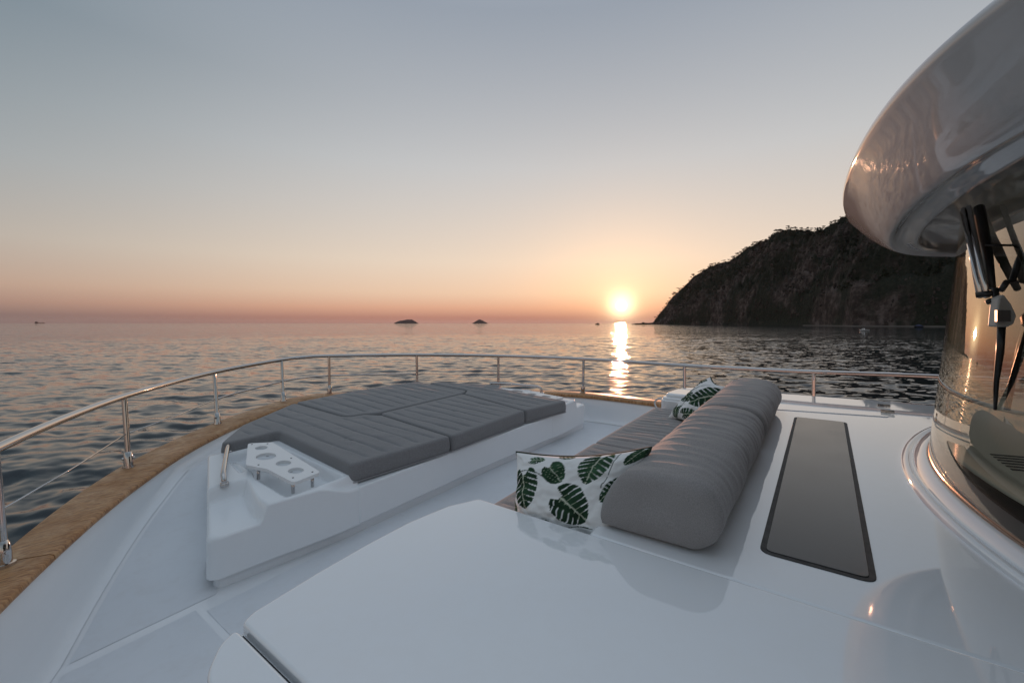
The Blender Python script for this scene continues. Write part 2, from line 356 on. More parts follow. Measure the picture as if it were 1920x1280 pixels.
def ground(px, t):
    ds = ip(SHORE, px); dp = ip(DEPTH, px); d = ds + dp * t
    H = (606 - ip(RIDGE, px) - 5 * ss0((px - 1240) / 60)) / 800 * (ds + dp) + EYE
    if t <= 1:
        tt = max(t, 0); h = H * (.17 * min(1, tt / .07) ** .7 + .83 * (tt ** .85 if tt > 0 else 0))
        h = h * (1 - .0 * tt)
    else: h = H * (1 - .55 * (t - 1) ** 1.4)
    x, y, _ = far(px, d, 0)
    env = min(1, max(t, 0) * 6) * (1 if t < .75 else max(.18, 1 - (t - .75) * 3.3)) if t <= 1 else .18
    big = fbm(x * .011, y * .011, h * .02, 5) * H * .13 + fbm(x * .03, y * .03, h * .035, 5) * min(H * .05, 5)
    rid = (mnoise.ridged_multi_fractal((x * .022, y * .022, h * .03), .9, 2.1, 5, 1.0, 2.0) - 1.0) * min(H * .07, 9)
    fine = fbm(x * .08, y * .08, h * .1, 4) * 4.0 + 1.6 * math.sin(h * .42 + 5 * fbm(x * .02, y * .02, 2.2, 3)) * env
    h = h + env * (big + rid) + (fine * .8 * (1 if t < .9 else .4) if t > .01 else 0) * min(1, H / 30)
    if t <= 0: h = -2.0
    return far(px, d, h), H
PXS = list(np.linspace(1190, 1300, 90)) + list(np.linspace(1302, 1800, 380)) + list(np.linspace(1806, 2700, 90))
TS = [-.03, 0, .012, .03, .05, .075] + list(np.linspace(.1, 1, 120)) + [1.05, 1.12, 1.25, 1.5, 1.9]
vs = []
for px in PXS:
    for t in TS: vs.append(ground(px, t)[0])
me = fixn(pydata(vs, grid_faces(len(PXS), len(TS))))
headland = obj('headland', me, rock, kind='structure'); headland['label'] = 'dark rocky headland covered in scrub, right of the setting sun'
# pale beach strip at its foot
bv = []
bp = list(np.linspace(1505, 1790, 70))
for px in bp:
    ds = ip(SHORE, px)
    for k, (dd, z) in enumerate(((-7, -.4), (-4.5, .35), (-2.0, 1.0 + .35 * fbm(px * .05, 2)), (6, 2.2))): bv.append(far(px, ds + dd, z))
o = obj('beach', fixn(pydata(bv, grid_faces(len(bp), 4))), sandm, kind='structure'); o['label'] = 'thin pale beach strip at the foot of the headland'
# rocks off the point
for i, (px, w, h) in enumerate([(1196, 9, 3.2), (1201, 7, 3.5), (1206, 8, 7.5), (1212, 9, 5.5), (1218, 9, 4.6), (1223, 10, 5.5)]):
    bm = bmesh.new(); bmesh.ops.create_icosphere(bm, subdivisions=3, radius=1)
    for v in bm.verts:
        n_ = 1 + .35 * fbm(v.co.x * 1.5 + i * 9, v.co.y * 1.5, v.co.z * 1.5); v.co = Vector((v.co.x * w * n_, v.co.y * w * n_, v.co.z * h * n_))
    me = bpy.data.meshes.new('r'); bm.to_mesh(me); bm.free()
    pos = ['farthest out of the row', 'second from the seaward end', 'tallest in the row', 'fourth from the seaward end', 'second nearest the cliff', 'nearest the cliff']
    o = obj('sea_rock', me, rock, label='low dark rock off the headland point, ' + pos[i], cat='rock', group='rocks off the headland point', sharp=40); o.location = far(px, 1600, .5)

# broken rock faces low on the cliff: one uncountable mass
rngr = random.Random(21); V, Fq = [], []
bm = bmesh.new(); bmesh.ops.create_icosphere(bm, subdivisions=2, radius=1); IV = [v.co.copy() for v in bm.verts]; IF = [tuple(v.index for v in f.verts) for f in bm.faces]; bm.free()
for k in range(1300):
    px = rngr.uniform(1232, 1790); t = rngr.uniform(.005, .42) ** 1.25 if k % 4 else rngr.uniform(.3, .85)
    (x, y, z), H = ground(px, t)
    if fbm(x * .02, y * .02, 9.0, 3) < -.12: continue
    s = rngr.uniform(.8, 2.9) * min(1, H / 60) * (1 if px < 1640 else .7); o_ = len(V); a_ = rngr.uniform(0, 6.28); sx, sy, sz = rngr.uniform(.7, 1.3), rngr.uniform(.6, 1.1), rngr.uniform(.8, 2.2)
    for c_ in IV:
        q = 1 + .9 * mnoise.noise((c_.x * 1.9 + k, c_.y * 1.9, c_.z * 1.9)); X_, Y_ = c_.x * sx * q * s, c_.y * sy * q * s
        V.append((x + X_ * math.cos(a_) - Y_ * math.sin(a_), y + X_ * math.sin(a_) + Y_ * math.cos(a_), z - s * .5 + c_.z * sz * q * s))
    Fq += [tuple(o_ + i for i in f) for f in IF]
obj('rock_outcrops', pydata(V, Fq), outcrop, smooth=False, kind='stuff', label='broken rock faces on the lower headland slope', cat='rocks')
# scrub on the slopes: one uncountable mass of small leaf faces
def clump_faces(rng, n, rx, rz, leaf):
    out = []
    for _ in range(n):
        a = rng.uniform(0, 6.283); e = rng.uniform(-.35, 1.0); rr = rng.uniform(.55, 1.0); ce = math.sqrt(max(0, 1 - e * e))
        c_ = Vector((math.cos(a) * ce * rx * rr, math.sin(a) * ce * rx * rr, e * rz * rr))
        u_ = Vector((rng.uniform(-1, 1), rng.uniform(-1, 1), rng.uniform(-.5, .5))).normalized(); w_ = u_.cross(Vector((rng.uniform(-1, 1), rng.uniform(-1, 1), rng.uniform(-1, 1)))).normalized()
        s = leaf * rng.uniform(.6, 1.3); out.append([c_ - u_ * s - w_ * s * .6, c_ + u_ * s - w_ * s * .5, c_ + u_ * s * .7 + w_ * s * .7, c_ - u_ * s * .8 + w_ * s * .6])
    return out
rng = random.Random(11); V, Fq = [], []
for k in range(7500):
    px = rng.uniform(1228, 1800); t = rng.uniform(.05, 1.0) ** .9
    (x, y, z), H = ground(px, t)
    m = fbm(x * .016, y * .016, 5.0, 4) + (t - .27) * .65
    if m < rng.uniform(-.12, .12): continue
    s = rng.uniform(1.2, 3.2) * (1 if px > 1260 else .7)
    for q in clump_faces(rng, rng.randint(12, 20), s, s * .75, s * .34):
        o_ = len(V); V += [(p.x + x, p.y + y, p.z + z + s * .2) for p in q]; Fq.append((o_, o_ + 1, o_ + 2, o_ + 3))
o = obj('scrub', pydata(V, Fq), scrubm, smooth=False, kind='stuff', label='dark scrub bushes covering the headland slopes', cat='scrub')

# pines on the ridge, each a tree of its own
def pine_meshes(seed):
    r_ = random.Random(seed); h = 8.0; lean = r_.uniform(-1.6, 1.6); ly = r_.uniform(-.8, .8)
    path = [Vector((lean * q ** 1.5, ly * q ** 1.5, h * .82 * q)) for q in (0, .25, .5, .75, 1)]
    parts = [tube_mesh(path, [.28, .24, .19, .14, .07], 6)]
    fs = []
    nb = r_.randint(4, 6)
    for b in range(nb):
        a = r_.uniform(0, 6.28); st = path[r_.choice([2, 3, 3, 4])]; ln = r_.uniform(1.4, 3.2)
        en = st + Vector((math.cos(a) * ln, math.sin(a) * ln, r_.uniform(.5, 1.6)))
        parts.append(tube_mesh([st, (st + en) / 2 + Vector((0, 0, .2)), en], [.1, .07, .03], 5))
        for q in clump_faces(r_, 34, r_.uniform(1.2, 2.1), r_.uniform(.55, .95), .42): fs.append([p + en for p in q])
    for q in clump_faces(r_, 50, r_.uniform(1.5, 2.4), r_.uniform(.8, 1.3), .45): fs.append([p + path[4] + Vector((0, 0, .3)) for p in q])
    tv, tf = join_parts(parts); cv, cf = [], []
    for q in fs:
        o_ = len(cv); cv += q; cf.append((o_, o_ + 1, o_ + 2, o_ + 3))
    mt = pydata(tv, tf); mt.materials.append(barkm.m); mc = pydata(cv, cf); mc.materials.append(pinem.m); return mt, mc
PINES = [pine_meshes(s) for s in range(7)]
rng = random.Random(5)
spots = []
px = 1229.0
while px < 1640:
    if not (1536 < px < 1556 and rng.random() < .6): spots.append((px, rng.uniform(.92, 1.02)))
    px += rng.uniform(.8, 5.2) * (1.0 if px < 1480 else 1.25)
for _ in range(70): spots.append((rng.uniform(1260, 1780), rng.uniform(.45, .93)))
for px, t in spots:
    (x, y, z), H = ground(px, t); ridge = t > .9
    tr_ = empty('pine_tree', (x, y, z - .4), label=('small dark pine tree silhouetted along the headland ridge' if ridge else 'dark pine tree standing on the headland slope below the ridge'), cat='tree', group=('pines along the headland ridge' if ridge else 'pines on the headland slope'))
    s = rng.uniform(.65, 1.5) * (1.15 if px > 1300 else 1.2); tr_.scale = (s * rng.uniform(.85, 1.3), s * rng.uniform(.85, 1.3), s * rng.uniform(.75, 1.1)); tr_.rotation_euler = (0, 0, rng.uniform(0, 6.28))
    mt, mc = rng.choice(PINES)
    for nm, m_ in (('trunk', mt), ('crown', mc)):
        q = bpy.data.objects.new(nm, m_); COL.objects.link(q); q.parent = tr_

def islet(name, prof, d, label):
    vs = []; rows = 7
    for j in range(rows):
        t = j / (rows - 1) * 2 - 1
        for i, (px, py) in enumerate(prof):
            h = (606 - py) / 800 * d * math.cos(t * math.pi / 2) ** .7 if abs(t) < 1 else 0
            h *= 1 + .10 * fbm(px * .5, t * 2, 1); vs.append(far(px, d + t * (prof[-1][0] - prof[0][0]) / 800 * d * .35, max(h, 0) - (3 if abs(t) == 1 or i in (0, len(prof) - 1) else 0)))
    o = obj(name, fixn(pydata(vs, grid_faces(rows, len(prof)))), islem, kind='structure', sharp=60); o['label'] = label
islet('islet', [(737, 606), (740, 604.6), (744, 602.5), (750, 600.6), (756, 600), (760, 599), (764, 598.3), (768, 598.6), (772, 598.2), (775, 600), (780, 602.5), (783, 604.6), (786, 606)], 7000, 'long low dark islet on the horizon')
islet('islet', [(884, 606), (887, 604.6), (891, 602), (895, 599.6), (898, 598.2), (901, 598.4), (905, 600.3), (910, 603), (914, 605), (917, 606)], 7500, 'small pointed dark islet on the horizon')

# ------------------------------------------------------------------ boats on the water
def hull_vf(L, B, Hh, sheer=.25):
    st = [(-.5, .72, 1), (-.3, .95, 1), (0, 1, 1), (.25, .82, 1.05), (.4, .5, 1.15), (.5, .03, 1.3)]; vs = []
    for x, b, h in st:
        for y, z in ((-1, 1), (-.82, .25), (0, -.25), (.82, .25), (1, 1)): vs.append((x * L, y * b * B / 2, z * Hh * (h if z > 0 else 1)))
    n = 5; fs = grid_faces(len(st), n); fs.append(tuple(range(n)))
    fs += [(i * n, (i + 1) * n, (i + 1) * n + 4, i * n + 4) for i in range(len(st) - 1)]
    return vs, fs
def place(e, px, d, rot): x, y, _ = far(px, d, 0); e.location = (x, y, 0.02); e.rotation_euler = (0, 0, rot)
def mk(name, vf, mat, parent, **kw): return obj(name, fixn(pydata(*vf)), mat, parent, smooth=False, **kw)
b1 = empty('motor_boat', label='dark motor boat silhouetted on the horizon left of the sun', cat='boat'); place(b1, 1120, 1500, 2.5)
mk('hull', hull_vf(17, 5, 2.0), blk, b1); mk('cabin', box_vf((-1, 0, 3.2), (8, 3.6, 2.6), 0, .85), blk, b1); mk('roof', box_vf((-2, 0, 5.2), (5, 3.2, .4)), blk, b1); mk('mast', tube_mesh([(-2, 0, 5), (-2.5, 0, 7.6)], .15, 6), blk, b1)
b2 = empty('sailing_boat', label='small dark boat with bare masts beside the headland point', cat='boat'); place(b2, 1188, 1650, 2.3)
mk('hull', hull_vf(16, 4.4, 1.6), blk, b2); mk('cabin', box_vf((-1, 0, 2.1), (6, 2.6, 1.2), 0, .85), greyp, b2)
for x, h in ((2.5, 20), (-4.5, 14)): mk('mast', tube_mesh([(x, 0, 1), (x, 0, h)], .16, 6), blk, b2)
mk('boom', tube_mesh([(2.4, 0, 3.4), (-3.8, 0, 3.2)], .2, 6), blk, b2)
b3 = empty('dinghy', label='small white open boat on dark water below the headland', cat='boat'); place(b3, 1620, 255, 2.5)
mk('hull', hull_vf(7.2, 2.3, .55), whitep, b3); mk('windscreen', box_vf((.9, 0, .95), (.25, 1.4, .6), 0, .8), greyp, b3); mk('engine', box_vf((-3.7, 0, .8), (.5, .5, .9), 0, .8), blk, b3); mk('console', box_vf((.2, 0, .85), (.8, .9, .9), 0, .85), whitep, b3)
b4 = empty('covered_boat', label='boat under a dark blue cover by the beach near the windscreen', cat='boat'); place(b4, 1722, 480, 2.4)
mk('hull', hull_vf(12, 3.4, 1.1), blk, b4)
cv = [(x, y * w, z) for x, w, h in ((-5.6, 1.3, 1.6), (-3, 1.8, 2.8), (0, 1.8, 3.2), (2.5, 1.5, 2.5), (5.4, .4, 1.5)) for y, z in ((-1, .9), (-.6, h * .8), (0, h), (.6, h * .8), (1, .9))]
mk('cover', (cv, grid_faces(5, 5)), bluem, b4)
b5 = empty('cargo_ship', label='faint low cargo ship on the far left horizon', cat='ship'); place(b5, 75, 9000, 1.0)
mk('hull', hull_vf(300, 40, 12), islem, b5); mk('bridge', box_vf((-110, 0, 24), (26, 34, 26), 0, .9), islem, b5); mk('funnel', box_vf((-128, 0, 32), (10, 12, 16), 0, .8), islem, b5)
for x in (-40, 20, 80): mk('deck_crane', tube_mesh([(x, 0, 10), (x, 0, 30)], 2.2, 6), islem, b5)

# ================================================================== the yacht
yacht = empty('motor_yacht', label='white motor yacht whose foredeck fills the foreground', cat='yacht')
KV = .0375                                    # the deck planes rise a little to starboard
pl = lambda a, ku=0.0: (lambda u, v: a + KV * (v - 2) + ku * (u - 3.15))
def floor_z(u, v): return -1.75 + KV * (v - 2) + .25 * min(max(u - 3.25, 0), 1.6)

# posts of the guard rail: (u, v, z of cap), (u, v, z of rail)
POSTS = [((.2, -.55, -1.30), (.25, -.57, -.68)), ((2.0, -.28, -1.28), (2.05, -.30, -.67)),
         ((3.44, .23, -1.26), (3.50, .20, -.66)), ((4.85, 1.02, -1.24), (4.95, 1.01, -.64)), ((5.86, 2.04, -1.2), (6.02, 2.06, -.597)),
         ((6.42, 3.08, -1.14), (6.56, 3.12, -.545)), ((6.38, 3.78, -1.12), (6.43, 3.80, -.523)), ((5.50, 4.83, -1.13), (5.54, 4.85, -.53)),
         ((4.52, 5.78, -1.15), (4.53, 5.79, -.56)), ((3.33, 6.60, -1.18), (3.29, 6.55, -.603)), ((1.67, 6.62, -1.19), (1.66, 6.56, -.62)),
         ((.11, 6.64, -1.2), (.107, 6.60, -.613)), ((-1.1, 6.72, -1.2), (-1.1, 6.72, -.60)), ((-3.4, 6.78, -1.2), (-3.4, 6.78, -.60))]
capline = [(-4.5, -.75, -1.32), (-2.0, -.72, -1.31)] + [p[0] for p in POSTS[:6]] + [(6.47, 3.42, -1.13)] + [p[0] for p in POSTS[6:]] + [(-5.0, 6.78, -1.2)]
cap = np.array(catmull(capline, 14))
tan = np.gradient(cap[:, :2], axis=0); tan /= np.linalg.norm(tan, axis=1)[:, None]
inn = np.stack([-tan[:, 1], tan[:, 0]], 1) * -1           # inboard normal (u, v)
cen = np.array([1.5, 3.4])
for i in range(len(inn)):
    if np.dot(cen - cap[i, :2], inn[i]) < 0: inn[i] *= -1
def wcap(u, v): return .268 - .125 * (1 - min(1, max(0, (u - 3.0) / 1.7))) if v < 3.4 else .268
def off(i, o): return cap[i, 0] + inn[i, 0] * o, cap[i, 1] + inn[i, 1] * o
NCAP = len(cap)
# hull outside
vs = []
for i in range(NCAP):
    for o_, z in ((-.045, cap[i, 2] - .052), (-.03, cap[i, 2] - .35), (.10, -2.6), (.30, -3.5), (.55, -4.55)):
        u, v = off(i, o_); vs.append(W(u, v, z))
obj('hull', fixn(pydata(vs, grid_faces(NCAP, 5))), hullm, yacht)
# bulwark: the inner face, with a cove at its foot
inner = []; vs = []
for i in range(NCAP):
    wi = wcap(cap[i, 0], cap[i, 1]) - .268; uf, vf = off(i, .33 + wi); zf = floor_z(uf, vf); zt = cap[i, 2] - .05; zf = min(zf, zt - .10)
    inner.append((uf, vf, zf))
    for o_, q in ((-.02, 0), (.235, 0), (.245, .06), (.25, .35), (.262, .7), (.285, .88), (.31, .965), (.345, 1.0)):
        u, v = off(i, o_ + (wi if o_ > 0 else 0)); vs.append(W(u, v, zt + (zf + .004 - zt) * q))
bw = obj('bulwark', fixn(pydata(vs, grid_faces(NCAP, 8))), gelm, yacht)
# teak cap in planks
caprail = empty('cap_rail', parent=yacht)
seglen = 0; start = 0; cuts = [0]
acc = np.concatenate([[0], np.cumsum(np.linalg.norm(np.diff(cap[:, :2], axis=0), axis=1))])
JOINTS = [0.0]
while JOINTS[-1] < acc[-1] - 1.2: JOINTS.append(JOINTS[-1] + 1.62)
JOINTS[-1] = acc[-1]
WI = np.array([wcap(p[0], p[1]) - .268 for p in cap])
def cap_at(s, o_, dz):
    if o_ > 0: o_ = o_ + float(np.interp(s, acc, WI)) * (1 if o_ > .15 else .4)
    u = np.interp(s, acc, cap[:, 0] + inn[:, 0] * o_); v = np.interp(s, acc, cap[:, 1] + inn[:, 1] * o_); return W(u, v, np.interp(s, acc, cap[:, 2]) + dz)
prof = [(-.075, -.05), (-.085, -.03), (-.08, -.008), (-.06, 0), (.10, .003), (.245, 0), (.262, -.008), (.268, -.03), (.255, -.05)]
for a_, b_ in zip(JOINTS[:-1], JOINTS[1:]):
    ss = np.linspace(a_ + .0045, b_ - .0045, 15); vs = [cap_at(s, o_, dz) for s in ss for o_, dz in prof]; n = len(prof)
    fs = grid_faces(15, n, True) + [tuple(range(n)), tuple(14 * n + k for k in range(n))]
    obj('plank', fixn(pydata(vs, fs)), teak, caprail, sharp=50)
# deck and its non-skid panels
def deck_rows(us, inset, dz, name, mat, parent, vmin=None, vmax=None, n=14):
    port = [p for p in inner if p[1] < 3.42]; stb = [p for p in inner if p[1] >= 3.42]
    port.sort(); stb.sort(); vs = []
    for u in us:
        a = np.interp(u, [p[0] for p in port], [p[1] for p in port]) + inset; b = np.interp(u, [p[0] for p in stb], [p[1] for p in stb]) - inset
        if vmin is not None: a = max(a, vmin(u))
        if vmax is not None: b = min(b, vmax(u))
        for k in range(n + 1): v = a + (b - a) * k / n; vs.append(W(u, v, floor_z(u, v) + dz))
    return obj(name, fixn(pydata(vs, grid_faces(len(us), n + 1))), mat, parent, smooth=True)
deck = deck_rows(sorted(list(np.linspace(-4.5, 3.2, 20)) + [3.25] + list(np.linspace(3.3, 5.95, 16))), -.03, 0, 'deck', gelm, yacht)
deck_rows(np.linspace(-4.4, 3.16, 24), .055, .0025, 'nonskid_panel', skid, deck, vmax=lambda u: .98)
deck_rows(list(np.linspace(3.235, 5.0, 20)), .05, .0025, 'nonskid_panel', skid, deck, vmax=lambda u: 1.12 + .36 * max(0, u - 3.235))
deck_rows(np.linspace(1.72, 3.10, 8), .05, .0025, 'nonskid_panel', skid, deck, vmin=lambda u: 1.02)
# scupper in the bulwark
u_, v_, z_ = hit(247, 987, -1.55); 
vs, fs = tube_mesh([W(u_ - .02, v_ - .03, z_), W(u_ + .03, v_ + .04, z_)], .011, 10); obj('drain', fixn(pydata(vs, fs)), blk, bw)

# guard rail
rail_pts = catmull([(-2.5, -.72, -.70)] + [p[1] for p in POSTS[:6]] + [(6.56, 3.44, -.53)] + [p[1] for p in POSTS[6:]], 12)
rail = tube('guard_rail', [W(*p) for p in rail_pts], .026, steel, yacht, 14)
for i, (b, t) in enumerate(POSTS):
    B, T = Vector(W(*b)), Vector(W(*t)); ax = (T - B).normalized()
    parts = [tube_mesh([B + ax * .05, T], .0205, 12), tube_mesh([B - ax * .01, B + ax * .012], .045, 14), tube_mesh([B, B + ax * .07, B + ax * .115, B + ax * .13], [.033, .033, .029, .022], 14)]
    sd = ax.cross(Vector((0, 0, 1))); sd = Vector((1, 0, 0)) if sd.length < 1e-3 else sd.normalized()
    tv = Vector((T.x, T.y, 0)) * 0 + Vector((math.cos(i), math.sin(i), 0)); parts.append(tube_mesh([B + ax * .075 - tv * .042, B + ax * .075 + tv * .042], .012, 8))
    obj('stanchion', fixn(pydata(*join_parts(parts))), steel, rail, sharp=50)
def midpt(i, q=.47): b, t = POSTS[i]; return W(*[b[k] + (t[k] - b[k]) * q for k in range(3)])
for i in range(len(POSTS) - 1):
    if 4 <= i <= 6:
        j = [k for k in range(len(rail_pts))]
    a_, b_ = Vector(midpt(i)), Vector(midpt(i + 1))
    if 4 <= i <= 6:      # bent rods round the bow
        k0 = min(range(len(rail_pts)), key=lambda k: (Vector(W(*rail_pts[k])) - Vector(W(*POSTS[i][1]))).length); k1 = min(range(len(rail_pts)), key=lambda k: (Vector(W(*rail_pts[k])) - Vector(W(*POSTS[i + 1][1]))).length)
        da = a_ - Vector(W(*POSTS[i][1])); db = b_ - Vector(W(*POSTS[i + 1][1])); n = k1 - k0
        tube('mid_rod', [Vector(W(*rail_pts[k])) + da * (1 - (k - k0) / n) + db * ((k - k0) / n) for k in range(k0, k1 + 1)], .0115, steel, rail, 10)
    else:
        tube('lifeline', [a_, (a_ + b_) / 2 - Vector((0, 0, .012)), b_], .0048, steel, rail, 8)

# ------------------------------------------------------------------ sunpad plinth
AFT = [(3.21, 1.10), (3.09, 2.04), (3.05, 3.56), (2.90, 6.03)]
base_poly = [(3.095, 2.10), (3.06, 3.56), (2.965, 5.0), (4.44, 5.0), (4.44, 5.58), (5.0, 5.1), (5.62, 4.62), (5.68, 3.6), (5.64, 2.80), (5.08, 1.97), (4.555, 1.50), (4.555, 2.10)]
rp = round_poly(base_poly, [0, .5, 0, 0, .1, .3, .2, .3, .2, .3, .1, 0], 5)
plinth = prism('sunpad_plinth', rp, pl(-1.352, .05), lambda u, v: floor_z(min(u, 3.2), v) + .085, gelm, yacht, .022, 3)
kick = [(3.28, 1.11), (3.15, 2.04), (3.11, 3.56), (2.97, 5.98), (5.5, 4.6), (5.5, 2.85), (4.5, 1.62)]
prism('toe_kick', round_poly(kick, .06, 4), lambda u, v: floor_z(min(u, 3.2), v) + .088, lambda u, v: floor_z(min(u, 3.2), v) - .02, gelm, plinth)
ss_ = lambda a, b, x: (lambda t: t * t * (3 - 2 * t))(min(1, max(0, (x - a) / (b - a))))
def mshift(u, v): return .13 + .18 * max(0, (2.1 - v) / 1.05) * max(0, 1 - (u - 3.1) / 1.4)
def end_mould(name, mirror):
    """Moulded end of the plinth: low ledge, raised rim and the recess under the cup-holder plate."""
    NU, NV = 110, 84; vs = []
    cu = lambda v: 3.235 - .13 * ss_(1.0, 2.1, v)
    for i in range(NU + 1):
        a = i / NU
        for j in range(NV + 1):
            b = j / NV
            v = 1.0 + b * 1.10; u = cu(v) + a * (4.56 - cu(v))
            vp = 1.05 + .335 * max(0, u - 3.2)                        # outboard side
            v = vp + b * (2.13 - vp)
            led = ss_(.0, .045, (v - (1.385 + .10 * ss_(3.3, 3.85, u)))) ; fwd = ss_(3.77, 3.82, u + .12 * (v - 1.3))
            up = max(led, fwd); z = -1.39 + .12 * up
            rl = 1.56 + .05 * ss_(3.7, 3.95, u)
            rec = ss_(0, .03, v - rl) * ss_(0, .03, 2.035 - v) * ss_(0, .035, u - 3.205 + .0 * v) * ss_(0, .03, 4.50 - u)
            rec *= 1 - .75 * ss_(0, .02, 3.27 - u) * ss_(0, .02, v - 1.69) * ss_(0, .02, 1.73 - v)
            z -= .10 * rec
            z -= .085 * ss_(0, .30, v - 1.75) * ss_(0, .05, 3.20 - u)
            gr = ss_(0, .02, u - 3.95) * ss_(0, .02, 4.42 - u) * ss_(0, .015, v - (1.53 + .14 * (u - 3.95))) * ss_(0, .015, (1.575 + .14 * (u - 3.95)) - v); z -= .03 * gr * up
            x_, y_ = u - cu(v), v - vp; rc = .13; e = min(x_, y_); R_ = .03
            if x_ < rc and y_ < rc:
                X_, Y_ = 1 - x_ / rc, 1 - y_ / rc; X2 = X_ * math.sqrt(1 - Y_ * Y_ / 2); Y2 = Y_ * math.sqrt(1 - X_ * X_ / 2)
                u += rc * (X_ - X2); v += rc * (Y_ - Y2); e = rc * (1 - math.hypot(X2, Y2))
            if e < R_: z -= R_ - math.sqrt(max(0, R_ * R_ - (R_ - max(e, 0)) ** 2))
            z += .0375 * (v - 2) + .05 * (u - 3.15)
            if mirror: v2 = 7.07 - v; z += .0375 * (v2 - v); vs.append(W(u - mshift(u, v), v2, z))
            else: vs.append(W(u, v, z))
    n = NV + 1; fs = grid_faces(NU + 1, n)
    rim = [j for j in range(n)] + [i * n + n - 1 for i in range(1, NU + 1)] + [NU * n + j for j in range(n - 2, -1, -1)] + [i * n for i in range(NU - 1, 0, -1)]
    o_ = len(vs)
    m = len(rim)
    for r_ in rim: x, y, z = vs[r_]; vs.append((x, y, z - .008))
    fs += [(rim[k], rim[(k + 1) % m], o_ + (k + 1) % m, o_ + k) for k in range(m)]; top_ = list(range(o_, o_ + m)); o_ = len(vs)
    for r_ in rim: x, y, z = vs[r_]; vs.append((x, y, floor_z(min(y, 3.2), x) + .085 + EYE if (r_ < n or r_ % n == 0) else z - .16))
    fs += [(top_[k], top_[(k + 1) % m], o_ + (k + 1) % m, o_ + k) for k in range(m)]
    return obj(name, fixn(pydata(vs, fs)), gelm, plinth)
end_mould('end_moulding', False); end_mould('end_moulding', True)

def cup_plate(mirror):
    zpl = pl(-1.195, .05)
    def mp(u, v):
        if mirror: return (u - mshift(u, v), 7.07 - v)
        return (u, v)
    out = round_poly([(4.42, 1.79), (4.28, 1.95), (3.27, 1.86), (3.24, 1.63), (3.66, 1.625), (3.88, 1.555)], [.03, .05, .04, .04, .12, .03], 5)
    holes = [(4.20, 1.815, .048), (3.95, 1.745, .075), (3.68, 1.765, .055), (3.45, 1.752, .055)]
    pts = [Vector(p) for p in out]; edges = [(i, (i + 1) % len(out)) for i in range(len(out))]; rings = [list(range(len(out)))]
    for hu, hv, r_ in holes:
        s = len(pts); pts += [Vector((hu + r_ * 1.25 * math.cos(k * math.pi / 14), hv + r_ * math.sin(k * math.pi / 14))) for k in range(28)]
        edges += [(s + k, s + (k + 1) % 28) for k in range(28)]; rings.append(list(range(s, s + 28)))
    V2, E2, F2, *_ = delaunay_2d_cdt(pts, edges, [], 2, 1e-6)
    def inside(p):
        return all((p[0] - hu) ** 2 / (1.25 ** 2) + (p[1] - hv) ** 2 > (r_ * .985) ** 2 for hu, hv, r_ in holes)
    F2 = [f for f in F2 if inside((sum(V2[i][0] for i in f) / 3, sum(V2[i][1] for i in f) / 3))]
    n = len(V2); vs = []
    for t in (0, -.026):
        for p in V2: u, v = mp(p[0], p[1]); vs.append(W(u, v, zpl(u, v) + t))
    fs = [tuple(f) for f in F2] + [tuple(n + i for i in reversed(f)) for f in F2]
    for r_ in rings: fs += [(r_[k], r_[(k + 1) % len(r_)], n + r_[(k + 1) % len(r_)], n + r_[k]) for k in range(len(r_))]
    plate = obj('cup_holder_plate', fixn(pydata(vs, fs)), whitep, plinth, sharp=35); bevel(plate, .004, 2, 50)
    for u, v in ((4.36, 1.80), (4.27, 1.90), (3.80, 1.62), (3.74, 1.86), (3.33, 1.67), (3.32, 1.82)):
        u, v = mp(u, v); z = zpl(u, v)
        obj('standoff', fixn(pydata(*tube_mesh([W(u, v, z - .12), W(u, v, z - .027)], .013, 10))), steel, plinth)
        obj('screw', fixn(pydata(*tube_mesh([W(u, v, z - .002), W(u, v, z + .0025)], .0075, 8))), blk, plinth)
    # grab handle outboard of the plate
    pts = [(3.80, 1.37, -.02), (3.80, 1.365, .055), (3.90, 1.40, .085), (4.45, 1.63, .085), (4.53, 1.665, .06), (4.54, 1.67, -.02)]
    path = []
    for u, v, h in catmull([np.array(p) for p in pts], 6):
        u, v = mp(u, v); path.append(W(u, v, pl(-1.268, .05)(u, v) + h * (1.25 if mirror else .78)))
    tube('grab_handle', path, .019, steel, plinth, 12)
    for u, v in ((3.80, 1.37), (4.54, 1.67)):
        u, v = mp(u, v); z = pl(-1.268, .05)(u, v); obj('handle_foot', fixn(pydata(*tube_mesh([W(u, v, z - .015), W(u, v, z + .012)], .03, 12))), steel, plinth)
cup_plate(False); cup_plate(True)

# ------------------------------------------------------------------ cushions
def offset_poly(p, d):
    n = len(p); out = []
    for i in range(n):
        a, b, c_ = np.array(p[i - 1]), np.array(p[i]), np.array(p[(i + 1) % n])
        t1 = (b - a) / max(np.linalg.norm(b - a), 1e-9); t2 = (c_ - b) / max(np.linalg.norm(c_ - b), 1e-9)
        n1 = np.array([-t1[1], t1[0]]); n2 = np.array([-t2[1], t2[0]]); m = n1 + n2; m /= max(np.linalg.norm(m), 1e-9)
        out.append(tuple(b + m * (d / max(.45, float(np.dot(m, n1))))))
    return out
def poly_dist(P_, poly):
    d = np.full(len(P_), 1e9)
    for i in range(len(poly)):
        a = np.array(poly[i]); b = np.array(poly[(i + 1) % len(poly)]); ab = b - a; t = np.clip(((P_ - a) @ ab) / max(ab @ ab, 1e-12), 0, 1)
        d = np.minimum(d, np.linalg.norm(P_ - (a + t[:, None] * ab), axis=1))
    return d
